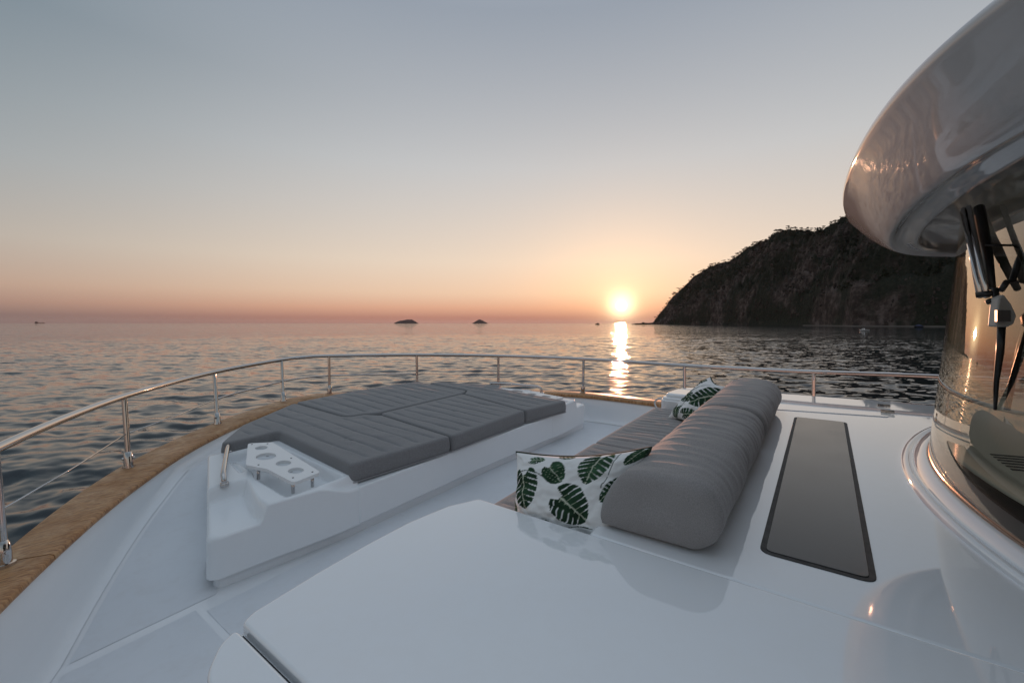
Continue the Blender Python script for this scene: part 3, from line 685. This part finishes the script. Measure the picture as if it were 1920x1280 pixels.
def in_poly(P_, poly):
    x, y = P_[:, 0], P_[:, 1]; r = np.zeros(len(P_), bool); n = len(poly)
    for i in range(n):
        x1, y1 = poly[i]; x2, y2 = poly[(i + 1) % n]
        c_ = ((y1 > y) != (y2 > y)) & (x < (x2 - x1) * (y - y1) / (y2 - y1 + 1e-15) + x1); r ^= c_
    return r
def resample(poly, step):
    out = []
    for i in range(len(poly)):
        a, b = np.array(poly[i]), np.array(poly[(i + 1) % len(poly)]); n = max(1, int(np.linalg.norm(b - a) / step))
        for k in range(n): out.append(tuple(a + (b - a) * k / n))
    return out
def cushion(name, poly, radii, ztop, thick, spacing, phase, seed, mat, label, cat, creases=(), puff=.005, group=None, skew=0.0):
    if area2(poly) < 0: poly = poly[::-1]; radii = radii[::-1] if isinstance(radii, list) else radii
    outer = resample(round_poly(poly, radii, 6), .035)
    offs = [0, .004, .013, .03]; drops = [.026, .012, .0035, 0]
    rings = [offset_poly(outer, d) for d in offs]; innerp = rings[-1]; n = len(outer)
    u0, u1 = min(p[0] for p in outer), max(p[0] for p in outer); v0, v1 = min(p[1] for p in outer), max(p[1] for p in outer)
    rows = []; k = math.floor((v0 - phase) / spacing) - 1
    while phase + k * spacing < v1 + spacing:
        c_ = phase + k * spacing
        rows += [c_, c_ - .007, c_ + .007, c_ - .02, c_ + .02, c_ + spacing * .3, c_ + spacing * .5, c_ + spacing * .7]; k += 1
    gp = np.array([(u, v + skew * (u - u0)) for v in rows for u in np.arange(u0, u1, .034)])
    gp = gp[in_poly(gp, innerp)]; gp = gp[poly_dist(gp, innerp) > .008]
    pts = [Vector(p) for p in innerp] + [Vector(p) for p in gp]
    V2, E2, F2, *_ = delaunay_2d_cdt(pts, [(i, (i + 1) % n) for i in range(n)], [], 1, 1e-7)
    P2 = np.array([(p[0], p[1]) for p in V2]); e = poly_dist(P2, outer)
    def relief(u, v, e):
        w = ss_(.03, .14, e); f = ((v - skew * (u - u0) - phase + .006 * math.sin(u * 5 + seed)) / spacing) % 1.0; dd = min(f, 1 - f) * spacing
        q = -.009 * math.exp(-(dd / .008) ** 2) + puff * (1 - (2 * f - 1) ** 4) - puff
        q += .006 * fbm(u * 1.7 + seed, v * 4.0, .3, 3) + .0045 * fbm(u * 2.4 + seed, v * 19, 2.0, 2) + .002 * fbm(u * 9, v * 16 + seed, 1.0, 2)
        for (cu_, cv_, wu, wv) in creases:
            du = abs(abs(u - cu_ + .25 * (v - cv_)) - wu)
            if abs(v - cv_) < wv: q -= .010 * math.exp(-(du / .009) ** 2) * (1 - (abs(v - cv_) / wv) ** 4)
        return q * w + .012 * ss_(0, .5, e)
    vs = [W(p[0], p[1], ztop(p[0], p[1]) + relief(p[0], p[1], ee)) for p, ee in zip(P2, e)]
    # orientation: boat (u, v) -> world (v, u) flips, fixn puts that right
    fs = [tuple(f) for f in F2]
    order = list(range(n))          # the first n input points come back first
    prev = order
    for d, dr in list(zip(offs, drops))[::-1][1:]:
        s = len(vs); rg = offset_poly(outer, d)
        vs += [W(p[0], p[1], ztop(*p) - dr) for p in rg]
        cur = list(range(s, s + n)); fs += [(prev[i], prev[(i + 1) % n], cur[(i + 1) % n], cur[i]) for i in range(n)]; prev = cur
    for d, dz in ((-.008, .45), (-.008, .7), (0.0, .88), (.012, .97), (.03, 1.0)):
        s = len(vs); rg = offset_poly(outer, d)
        vs += [W(p[0], p[1], ztop(*p) - thick * dz + .003 * fbm(p[0] * 7, p[1] * 7, dz, 2)) for p in rg]
        cur = list(range(s, s + n)); fs += [(prev[i], prev[(i + 1) % n], cur[(i + 1) % n], cur[i]) for i in range(n)]; prev = cur
    fs.append(tuple(prev))
    o = obj(name, fixn(pydata(vs, fs)), mat, label=label, cat=cat, group=group)
    pp = [Vector(W(p[0], p[1], ztop(*p) - thick * .93)) for p in offset_poly(outer, -.004)]; pp.append(pp[0])
    tube('piping', pp, .0055, pip, o, 6)
    return o
ZT = pl(-1.178, .05)
G = 'grey quilted cushions of the sunpad'
cushion('sunpad_cushion', [(3.17, 2.07), (3.045, 3.11), (4.22, 3.16), (4.40, 3.05), (4.46, 2.84), (5.55, 2.80), (5.02, 1.97), (4.52, 1.57), (4.53, 2.12)], [.05, .04, .05, .12, .14, .05, .12, .07, .06], ZT, .165, .178, 2.07, 1, grey,
        'grey quilted sunpad cushion with a notch, beside the near cup holders', 'cushion', [(3.55, 2.75, .1, .07), (4.0, 2.56, .06, .08), (3.75, 2.40, .05, .06), (4.35, 2.38, .07, .06)], group=G)
cushion('sunpad_cushion', [(3.035, 3.135), (3.03, 4.41), (4.26, 4.60), (4.30, 3.20), (4.21, 3.185)], [.04, .04, .05, .05, .03], ZT, .165, .176, 3.13, 2, grey,
        'square middle sunpad cushion on the side facing the sofa', 'cushion', [(3.6, 3.8, .08, .06)], group=G)
cushion('sunpad_cushion', [(5.57, 2.83), (4.48, 2.865), (4.42, 3.07), (4.33, 3.20), (4.285, 4.60), (4.36, 4.80), (5.46, 4.78), (5.60, 3.7)], [.05, .14, .1, .05, .06, .08, .10, .3], ZT, .165, .176, 3.13, 3, grey,
        'forward sunpad cushion nearest the bow rail', 'cushion', [(5.0, 3.6, .1, .07)], group=G)
cushion('sunpad_cushion', [(3.03, 4.435), (2.87, 5.22), (4.08, 5.26), (4.22, 5.48), (5.40, 4.81), (4.37, 4.83), (4.255, 4.625)], [.04, .06, .05, .05, .10, .10, .05], ZT, .165, .176, 4.45, 4, grey,
        'far sunpad cushion beside the small far cup holders', 'cushion', [(3.7, 4.9, .09, .06), (4.4, 5.0, .09, .06)], group=G)
# ------------------------------------------------------------------ coachroof
ZC = pl(-1.0)
body = [(1.64, .56), (1.655, .8), (1.67, 1.2), (1.66, 1.6), (1.56, 1.855), (.93, 1.855), (.93, 5.15), (1.60, 5.15), (1.56, 5.9), (1.30, 6.08), (-3.6, 6.20), (-3.6, .56)]
coach = prism('coachroof', round_poly(body, [.25, 0, 0, .1, .05, .03, .03, .12, .2, .2, 0, 0], 6), lambda u, v: ZC(u, v) - .03, floor_z, gel, yacht, .012, 2)
# top skins: they sit on the body and make the seams
lid = [(1.585, 1.85), (1.67, 1.69), (1.71, 1.45), (1.71, 1.2), (1.695, .95), (1.665, .69), (1.64, .645), (-3.5, .645), (-3.5, 1.85)]
prism('locker_lid', round_poly(lid, [.03, .1, .3, .4, .4, .04, .03, 0, 0], 6), lambda u, v: ZC(u, v) + .010, lambda u, v: ZC(u, v) - .10, gel, coach, .013, 4)
strip = [(1.635, .625), (1.60, .56), (1.50, .49), (1.30, .455), (-3.5, .44), (-3.5, .625)]
prism('side_strip', round_poly(strip, [.03, .12, .2, .3, 0, 0], 6), lambda u, v: ZC(u, v) + .004, lambda u, v: ZC(u, v) - .22, gel, coach, .03, 4)
prism('groove_dark_strip', [(1.615, .630), (1.615, .640), (-3.4, .640), (-3.4, .630)], lambda u, v: ZC(u, v) - .024, lambda u, v: ZC(u, v) - .09, rubber, coach)  # black strip added in the groove so the gap reads dark
top = [(.915, 1.862), (.915, 5.165), (1.585, 5.17), (1.545, 5.9), (1.28, 6.07), (-3.5, 6.19), (-3.5, 1.862)]
prism('coachroof_top', round_poly(top, [.03, .06, .1, .25, .3, 0, 0], 6), lambda u, v: ZC(u, v), lambda u, v: ZC(u, v) - .055, gel, coach, .02, 4)
# far arm rest block beside the sofa
arm = [(1.56, 5.20), (1.50, 5.62), (.98, 5.66), (.93, 5.20)]
prism('arm_rest', round_poly(arm, [.1, .12, .08, .05], 5), lambda u, v: ZC(u, v) + .045, lambda u, v: ZC(u, v) - .02, gel, coach, .04, 4)
tube('grab_handle', [W(*p) for p in catmull([np.array(p) for p in [(1.585, 5.35, -.93), (1.66, 5.35, -.935), (1.70, 5.33, -.98), (1.66, 5.30, -1.05), (1.585, 5.30, -1.06)]], 6)], .012, steel, coach, 10)
# skylight
sk = [hit(1428, 1034, -1.0, KV)[:2], hit(1644, 1098, -1.0, KV)[:2], hit(1586, 789, -1.0, KV)[:2], hit(1489, 784, -1.0, KV)[:2]]
su0 = (sk[0][0] + sk[3][0]) / 2 + .005; su1 = (sk[1][0] + sk[2][0]) / 2 - .005; sv0 = (sk[0][1] + sk[1][1]) / 2; sv1 = (sk[2][1] + sk[3][1]) / 2
skl = empty('skylight', parent=yacht)
rr_ = round_poly([(su0, sv0), (su1, sv0), (su1, sv1), (su0, sv1)], .055, 6)
prism('frame', rr_, lambda u, v: ZC(u, v) + .004, lambda u, v: ZC(u, v) - .01, rubber, skl, .002, 2)
prism('glass_pane', offset_poly(rr_ if area2(rr_) > 0 else rr_[::-1], .022), lambda u, v: ZC(u, v) + .0075, lambda u, v: ZC(u, v) - .005, blackglass, skl, .002, 2)
# starboard hatch
ha = [hit(1440, 767, -1.0, KV)[:2], hit(1664, 782, -1.0, KV)[:2], hit(1673, 779, -1, KV)[:2], hit(1645, 751, -1.0, KV)[:2], hit(1430, 747, -1.0, KV)[:2]]
hatch = prism('deck_hatch', round_poly(ha, [.05, .04, .03, .12, .05], 5), lambda u, v: ZC(u, v) + .007, lambda u, v: ZC(u, v) - .01, gel, coach, .004, 3)
for px, py in ((1657, 760), (1664, 771)):
    u, v, z = hit(px, py, -.98, KV); obj('hinge', fixn(pydata(*box_vf(W(u, v, z), (.035, .10, .02)))), steel, coach, smooth=False)

# ------------------------------------------------------------------ sofa
prism('seat_box', round_poly([(1.60, 1.86), (1.60, 5.145), (.92, 5.145), (.92, 1.86)], .04, 4), lambda u, v: ZC(u, v) - .245, floor_z, gelm, yacht, .015, 3)
ZS = lambda u, v: ZC(u, v) - .115
SG = 'grey quilted seat cushions of the sofa'
cushion('seat_cushion', [(1.66, 1.86), (1.66, 3.50), (.86, 3.50), (.86, 1.86)], .05, ZS, .12, .105, 1.9, 6, greyb, 'grey quilted seat cushion on the near half of the sofa', 'cushion', group=SG, puff=.006)
cushion('seat_cushion', [(1.66, 3.51), (1.64, 5.12), (.86, 5.12), (.86, 3.51)], .05, ZS, .12, .105, 3.58, 7, greyb, 'grey quilted seat cushion on the far half of the sofa', 'cushion', group=SG, puff=.006)
def bolster(v0, v1, seed, label, round0, round1):
    prof = catmull([np.array(p) for p in [(.905, .004), (.915, .05), (.875, .15), (.815, .245), (.745, .292), (.62, .308), (.47, .298), (.385, .255), (.345, .17), (.362, .075), (.43, .012), (.50, 0.002)]], 6)
    prof = [tuple(p) for p in prof] + [(.63, 0.0), (.77, 0.0)]
    n = len(prof); cu_ = sum(p[0] for p in prof) / n; cz = .145
    nv = int((v1 - v0) / .0125); vs = []; R_ = .11
    stations = []
    for i in range(9): stations.append((v0, .985 if False else i / 8))
    rowsv = []
    E_ = [(0, .0), (.003, .35), (.010, .60), (.020, .77), (.033, .88), (.048, .945), (.062, .98), (.078, 1.0)]
    for dv, s in E_: rowsv.append((v0 + dv * round0, s if round0 else 1 - .0 * (1 - s)))
    body_v = np.linspace(v0 + .08, v1 - .08, nv)
    rowsv += [(v, 1.0) for v in body_v]
    for dv, s in E_[::-1]: rowsv.append((v1 - dv * round1, s))
    for v, s in rowsv:
        e = min(v - v0, v1 - v)
        for k, (pu, pz) in enumerate(prof):
            a = k / n; w = ss_(.0, .12, e) * ss_(.03, .12, a) * ss_(.78, .68, a) * (s > .99)
            # gathers in the cover: long folds across the roll
            gx = v * 13 + .9 * fbm(v * 2.0, a * 2.5, seed, 2); fold = mnoise.noise((gx, a * 1.3, seed)) ; fold2 = mnoise.noise((v * 26 + a * 2.0, a * 3.0, seed + 5))
            amp = .35 + .65 * max(0, min(1, .5 + 1.4 * fbm(v * 1.4, a * 3, seed + 9, 2)))
            q = (-abs(fold) * .020 + .007 + fold2 * .007) * w * amp
            q += .007 * fbm(v * 3, a * 4, seed + 2, 3) * (s > .5)
            du, dz = pu - cu_, pz - cz; L = math.hypot(du, dz)
            vs.append(W(cu_ + du * s * (1 + q / L), v + .010 * fbm((cu_ + du * s) * 4, dz * s * 4, seed, 2) * (1 if e < .05 else 0) * s, ZC(pu, v) + .004 + max(0.0, cz * s + (1 - s) * cz + dz * s * (1 + q / L)) ))
    fs = grid_faces(len(rowsv), n, True) + [tuple(range(n)), tuple((len(rowsv) - 1) * n + k for k in range(n))]
    return obj('backrest_bolster', fixn(pydata(vs, fs)), greyb, label=label, cat='cushion', group='grey backrest bolsters')
bolster(1.925, 3.60, 1.0, 'long grey backrest bolster with a rounded end facing the camera', 1, .6)
bolster(3.612, 5.12, 4.0, 'far grey backrest bolster behind the distant leaf pillow', .6, 1)

# ------------------------------------------------------------------ printed pillows
def leaf_rgb(x, y, leaves, stems):
    leaves = [(a, b, c_, L * .86, w, s, t) for a, b, c_, L, w, s, t in leaves]
    white = np.array([.80, .80, .79]); col = np.tile(white, (len(x), 1))
    for (x0, y0, x1, y1, bow) in stems:
        t = np.linspace(0, 1, 40); sx = x0 + (x1 - x0) * t - (y1 - y0) * bow * np.sin(math.pi * t); sy = y0 + (y1 - y0) * t + (x1 - x0) * bow * np.sin(math.pi * t)
        d = np.full(len(x), 9.0)
        for a, b in zip(sx, sy): d = np.minimum(d, np.hypot(x - a, y - b))
        col[d < .012] = (.03, .05, .035)
    for (cx, cy, ang, L, wd, split, tone) in leaves:
        dx, dy = x - cx, y - cy; p = (dx * math.cos(ang) + dy * math.sin(ang)) / L; q = (-dx * math.sin(ang) + dy * math.cos(ang)) / L
        # heart: base notch at p=-.5, tip at p=.55
        pp = np.clip((p + .58) / 1.13, 0, 1); half = wd * (pp ** .42) * np.clip(1 - pp, 0, 1) ** .62 * 1.55
        aq = np.abs(q); ins = (aq < half) & (p > -.58) & (p < .55) & ~((p < -.36) & (aq < .06 + .5 * (-.36 - p)))
        vein = p - .42 * aq * np.where(q > 0, 1.0, .92)
        FQ = 6.2; ph = (vein * FQ + .1) % 1.0
        if split: cut = ins & (aq > half * .40) & (ph < .13 + .10 * aq / .5) & (aq > .12); ins = ins & ~cut
        base = np.array([.022, .056, .029]) * tone
        shade = 1 + .55 * np.sin(p * 9 + cx * 20) * .5 + .25 * (q > 0)
        g = base[None] * shade[:, None]
        sub = ins; col[sub] = g[sub]
        mid = ins & (aq < .013 + .008 * (.5 - p)); side = ins & (np.abs(((vein * FQ + .56) % 1.0) - .5) < (.05 if split else .035)) & (aq < half * (.5 if split else .8))
        col[side] = np.array([.30, .34, .24]); col[mid] = np.array([.52, .55, .44])
    return np.clip(col, 0, 1)
def pillow(name, c00, c10, c11, c01, thick, nrm, leaves, stems, label, seed, n=150):
    """Pillow between four corner points (bottom-left, bottom-right, top-right, top-left)."""
    C4 = [Vector(W(*p)) for p in (c00, c10, c11, c01)]; nrm = Vector((nrm[1], nrm[0], nrm[2])).normalized()
    vs = []; cols = []; xs, ys = [], []
    ax = np.linspace(-1, 1, n + 1); ax = np.sign(ax) * (1 - (1 - np.abs(ax)) ** 1.35)
    asp = (C4[1] - C4[0]).length / (C4[3] - C4[0]).length
    def surf(a, b, side):
        pin = .13
        a2 = a * (1 - pin * (1 - b * b) * abs(a) ** 2); b2 = b * (1 - pin * 1.25 * (1 - a * a) * abs(b) ** 2)
        s_, t_ = (a2 + 1) / 2, (b2 + 1) / 2
        p = C4[0] * ((1 - s_) * (1 - t_)) + C4[1] * (s_ * (1 - t_)) + C4[2] * (s_ * t_) + C4[3] * ((1 - s_) * t_)
        th = thick * ((1 - a * a) * (1 - b * b)) ** .42
        edge = min(1 - abs(a), 1 - abs(b)); wr = .018 * fbm(a * 2.2 + seed, b * 2.2, side, 3) * ss_(0, .4, edge) + .012 * mnoise.noise((a * 6 * (1 if abs(a) < abs(b) else .25), b * 6 * (1 if abs(b) < abs(a) else .25), seed)) * ss_(0, .12, edge) * (1 - ss_(.15, .6, edge))
        return p + nrm * side * (th + wr)
    for side in (1, -1):
        for b in ax:
            for a in ax: vs.append(surf(a, b, side)); xs.append(a * asp * side); ys.append(b)
    m = n + 1; fs = []
    for s in (0, 1):
        o_ = s * m * m
        for i in range(n):
            for j in range(n):
                q = (o_ + i * m + j, o_ + i * m + j + 1, o_ + (i + 1) * m + j + 1, o_ + (i + 1) * m + j); fs.append(q if s == 0 else q[::-1])
    me = pydata(vs, fs)
    xs, ys = np.array(xs), np.array(ys)
    rgb = leaf_rgb(xs, ys, leaves, stems)
    at_ = me.attributes.new('print', 'FLOAT_COLOR', 'POINT'); at_.data.foreach_set('color', np.concatenate([rgb, np.ones((len(rgb), 1))], 1).ravel().astype(np.float32))
    o = obj(name, me, prt, label=label, cat='pillow', group='leaf print pillows')
    loop = [(-1 + 2 * k / 40, -1) for k in range(40)] + [(1, -1 + 2 * k / 40) for k in range(40)] + [(1 - 2 * k / 40, 1) for k in range(40)] + [(-1, 1 - 2 * k / 40) for k in range(41)]
    tube('piping', [surf(a, b, 1) for a, b in loop], .0085, green_pip, o, 8)
    return o
LV1 = [(-.90, .06, -1.35, 1.05, .60, True, .8), (-.15, .46, -.75, .66, .60, False, 1.0), (.66, .62, -1.7, .82, .58, True, 1.2), (.42, -.22, -.5, 1.02, .58, True, .75), (-.10, -.80, -.3, .50, .5, False, 1.0), (-1.30, -.52, -1.2, .50, .5, False, 1.0), (-.98, -.84, .3, .46, .45, True, 1.0),
       (-.75, .80, .1, .42, .45, True, 1.4), (-.12, 1.02, 3.0, .5, .5, True, 1.2), (1.22, .15, -2.3, .6, .5, True, .9), (.55, -.92, .2, .6, .5, True, .9), (1.35, .85, -2.0, .45, .5, False, 1.0), (-.52, -.92, 2.6, .42, .5, False, .8)]
ST1 = [(-1.15, .45, -.35, .30, .15), (1.0, .95, .98, .2, .04), (.35, -.72, 1.0, -.6, .08), (-1.3, -.3, -1.2, .4, .05)]
pillow('scatter_pillow', (1.42, 1.955, -1.15), (.82, 2.00, -1.15), (.735, 2.25, -.655), (1.475, 2.06, -.765), .16, (.12, -1.0, .32), LV1, ST1, 'large white pillow with dark green leaf print at the near end of the sofa', 1)
LV2 = [(-.50, .62, 1.0, .72, .55, True, .8), (.48, .22, -2.2, 1.15, .58, True, .8), (-.22, -.02, -.3, .66, .58, True, .8), (-.68, -.12, -1.4, .5, .5, False, 1.0), (-.78, -.68, -1.2, .5, .5, False, 1.5), (-.25, -.70, -1.5, .62, .52, True, 1.0), (.35, -.62, .6, .7, .5, True, .9), (.85, .9, -.8, .5, .5, True, .9), (.9, -.5, -1.2, .5, .5, True, 1.0)]
ST2 = [(-.2, .2, .3, .9, .1), (-.1, -.9, .0, -.1, .15), (-.5, -.1, -.45, .3, .1)]
pillow('scatter_pillow', (1.36, 4.70, -1.035), (1.02, 4.42, -1.03), (.77, 4.72, -.635), (1.00, 5.04, -.585), .13, (.62, -.62, .48), LV2, ST2, 'smaller leaf print pillow leaning at the far end of the sofa', 4, 110)

# ------------------------------------------------------------------ windscreen and brow
VC = 3.55; RW = 3.4
def arc(e, th, z, extra=0.0):          # a point on the windscreen circle: e = how far aft of the eye its front lies
    return W(-e - RW + (RW - extra) * math.cos(th), VC + (RW - extra) * math.sin(th), z)
THS = np.radians(np.linspace(-62, 62, 121))
def zdeck(th): return ZC(0, VC + RW * math.sin(th))
ws = empty('windscreen', parent=yacht)
cprof = [(0.0, -.01), (.003, .010), (.012, .024), (.028, .030), (.042, .027), (.050, .016), (.056, .014), (.062, .026), (.078, .046), (.100, .058), (.122, .062), (.138, .058), (.142, .04)]
vs = [arc(.40, th, zdeck(th) + z, o_) for th in THS for o_, z in cprof]
obj('coaming', fixn(pydata(vs, grid_faces(len(THS), len(cprof)))), gel, yacht)
tp = [(.136, .05), (.138, .072), (.146, .078), (.156, .074), (.158, .05)]
vs = [arc(.40, th, zdeck(th) + z, o_) for th in THS for o_, z in tp]
obj('bronze_trim', fixn(pydata(vs, grid_faces(len(THS), len(tp)))), bronze, ws)
eg = lambda z: .62 + .10 * (z + .06)
zr = [None] + list(np.linspace(-.74, .78, 24))
vs = []
for th in THS:
    for z in zr:
        zz_ = zdeck(th) + .06 if z is None else z; vs.append(arc(eg(zz_), th, zz_))
obj('glass_pane', fixn(pydata(vs, grid_faces(len(THS), len(zr)))), glass, ws)
vs = []
for th in THS:
    for q in (0, .5, 1): z = (zdeck(th) + .05) * (1 - q) + (zdeck(th) + .215) * q; vs.append(arc(eg(z) + .012, th, z))
obj('black_mask', fixn(pydata(vs, grid_faces(len(THS), 3))), blk, ws)
# dashboard seen through the glass
vs = []
dp = [(.025, .19), (.04, .215), (.07, .232), (.11, .235), (.13, .222), (.15, .224), (.60, .25), (1.0, .29), (1.02, -.2)]
for th in THS:
    for o_, z in dp: zz_ = zdeck(th) + z; vs.append(arc(eg(zz_) + o_, th, zz_))
dash = obj('dashboard', fixn(pydata(vs, grid_faces(len(THS), len(dp)))), beige, yacht)
for k in range(6):
    th = math.radians(-1.8 - k * .85); a_ = []
    vs_ = []
    for dth in (-.0025, .0025):
        for o_ in (.18, .40):
            z0 = np.interp(o_, [d[0] for d in dp[:8]], [d[1] for d in dp[:8]])
            for dz in (.004, -.01): zz_ = zdeck(th) + z0 + dz; vs_.append(arc(eg(zz_) + o_, th + dth, zz_))
    obj('vent_slot', fixn(pydata(vs_, [(0, 2, 6, 4), (1, 3, 7, 5), (0, 1, 3, 2), (4, 5, 7, 6), (0, 1, 5, 4), (2, 3, 7, 6)])), blk, dash, smooth=False)
# cabin: dark lining closes the wheelhouse behind the glass
prism('cabin_back', [(-3.5, .7), (-3.5, 6.2), (-3.6, 6.2), (-3.6, .7)], .8, -1.0, cabin, yacht)
prism('cabin_floor', [(-1.7, 1.0), (-1.7, 6.1), (-3.5, 6.1), (-3.5, 1.0)], -.82, -.9, cabin, yacht)
for v in (.66,):
    prism('cabin_side', [(-2.0, v - .04), (-3.6, v - .04), (-3.6, v + .04), (-2.0, v + .04)], -.45, -1.02, gel, yacht)
prism('cabin_side', [(-2.3, 6.30), (-3.6, 6.30), (-3.6, 6.4), (-2.3, 6.4)], .75, -.9, cabin, yacht)
# brow of the flybridge
def lead(dv): return -.10 - .056 * dv * dv - .0026 * abs(dv) ** 6
dvs = np.concatenate([np.linspace(-3.45, -2.5, 20)[:-1], np.linspace(-2.5, 2.5, 70), np.linspace(2.5, 3.45, 20)[1:]])
bp_ = [(2.6, 1.12), (1.2, 1.08), (.5, 1.02), (.2, .975), (.08, .94), (.03, .915), (.008, .895), (0.0, .872), (.006, .856), (.02, .842), (.06, .79), (.12, .725), (.18, .672), (.23, .638), (.262, .622), (.278, .622), (.295, .634), (.325, .652), (.355, .652), (.382, .634), (.402, .620), (.42, .617), (.433, .627), (.438, .65), (.44, .70), (.46, .715), (1.5, .72), (3.4, .72)]
vs = []
for dv in dvs:
    s = (lead(dv + .002) - lead(dv - .002)) / .004; nl = math.hypot(1, s); nu, nv_ = -1 / nl, s / nl      # inboard normal in (u, v)
    for o_, z in bp_:
        oo = min(o_, .55); u = lead(dv) + nu * oo; v = VC + dv + nv_ * oo
        if o_ > .55: u -= (o_ - .55); v += (VC - v) * min(.6, (o_ - .55) * .12)
        vs.append(W(u, v, z))
brow = obj('flybridge_brow', fixn(pydata(vs, grid_faces(len(dvs), len(bp_)))), browm, yacht, sharp=55)
# wipers hanging from the brow
wip = empty('wiper', parent=yacht)
def PT(px, py, d): return Vector(W(*atd(px, py, d)))
A0, A1 = PT(1806, 392, 2.32), PT(1838, 556, 1.99); B0, B1 = PT(1816, 388, 2.30), PT(1850, 556, 1.97)
tube('wiper_arm', [A0, A1], .0125, steel, wip, 10); tube('wiper_arm', [B0, B1], .0125, steel, wip, 10)
vs, fs = join_parts([tube_mesh([PT(1836, 390, 2.36), PT(1850, 470, 2.16), PT(1860, 540, 2.03)], [.024, .022, .014], 12)]); obj('motor_housing', fixn(pydata(vs, fs)), blk, wip)
vs, fs = join_parts([tube_mesh([PT(1830, 553, 2.0), PT(1866, 549, 1.95)], .014, 10), tube_mesh([PT(1852, 562, 1.96), PT(1858, 568, 1.95)], .013, 10), tube_mesh([PT(1866, 540, 1.95), PT(1870, 590, 1.93), PT(1884, 606, 1.92)], .012, 8)])
obj('arm_bracket', fixn(pydata(vs, fs)), blk, wip)
hd = [PT(1859, 612, 1.93), PT(1864, 560, 1.93), PT(1874, 552, 1.93), PT(1888, 570, 1.92), PT(1898, 592, 1.92), PT(1893, 608, 1.92), PT(1882, 613, 1.92)]
nn = (hd[2] - hd[0]).cross(hd[4] - hd[0]).normalized() * .022; k_ = len(hd)
o = obj('wiper_head', fixn(pydata([p + nn for p in hd] + [p - nn for p in hd], [tuple(range(k_)), tuple(range(2 * k_ - 1, k_ - 1, -1))] + [(i, (i + 1) % k_, k_ + (i + 1) % k_, k_ + i) for i in range(k_)])), greyp, wip); bevel(o, .008, 3, 30)
obj('nozzle', fixn(pydata(*box_vf(PT(1880, 592, 1.88), (.035, .04, .05)))), blk, wip, smooth=False)
tube('blade_arm', [PT(1878, 612, 1.93), PT(1875, 660, 1.94), PT(1868, 715, 1.96), PT(1866, 768, 1.98)], [.014, .014, .010, .006], blk, wip, 8)
tube('hose', [PT(1876, 545, 1.94), PT(1888, 528, 1.94), PT(1898, 527, 1.94), PT(1906, 500, 1.94), PT(1930, 440, 1.96)], .012, blk, wip, 8)
tube('hose', [PT(1848, 459, 2.1), PT(1880, 460, 2.08), PT(1925, 466, 2.05)], .006, blk, wip, 6)
tube('wiper_blade', [PT(1938, 560, 1.93), PT(1912, 650, 1.94), PT(1888, 768, 1.97)], .011, blk, wip, 8)

# ------------------------------------------------------------------ sea haze
hz = M('sea_haze'); hz.t.nodes.remove(hz.b); pv = hz.n('ShaderNodeVolumePrincipled')
pv.inputs['Color'].default_value = (.80, .78, .80, 1); pv.inputs['Density'].default_value = 6.5e-6; pv.inputs['Anisotropy'].default_value = .3
hz.l(pv.outputs[0], hz.out.inputs['Volume'])
obj('haze', fixn(pydata(*box_vf((0, 0, 148), (95000, 95000, 304)))), hz, smooth=False, kind='stuff', label='thin evening haze over the sea', cat='haze')
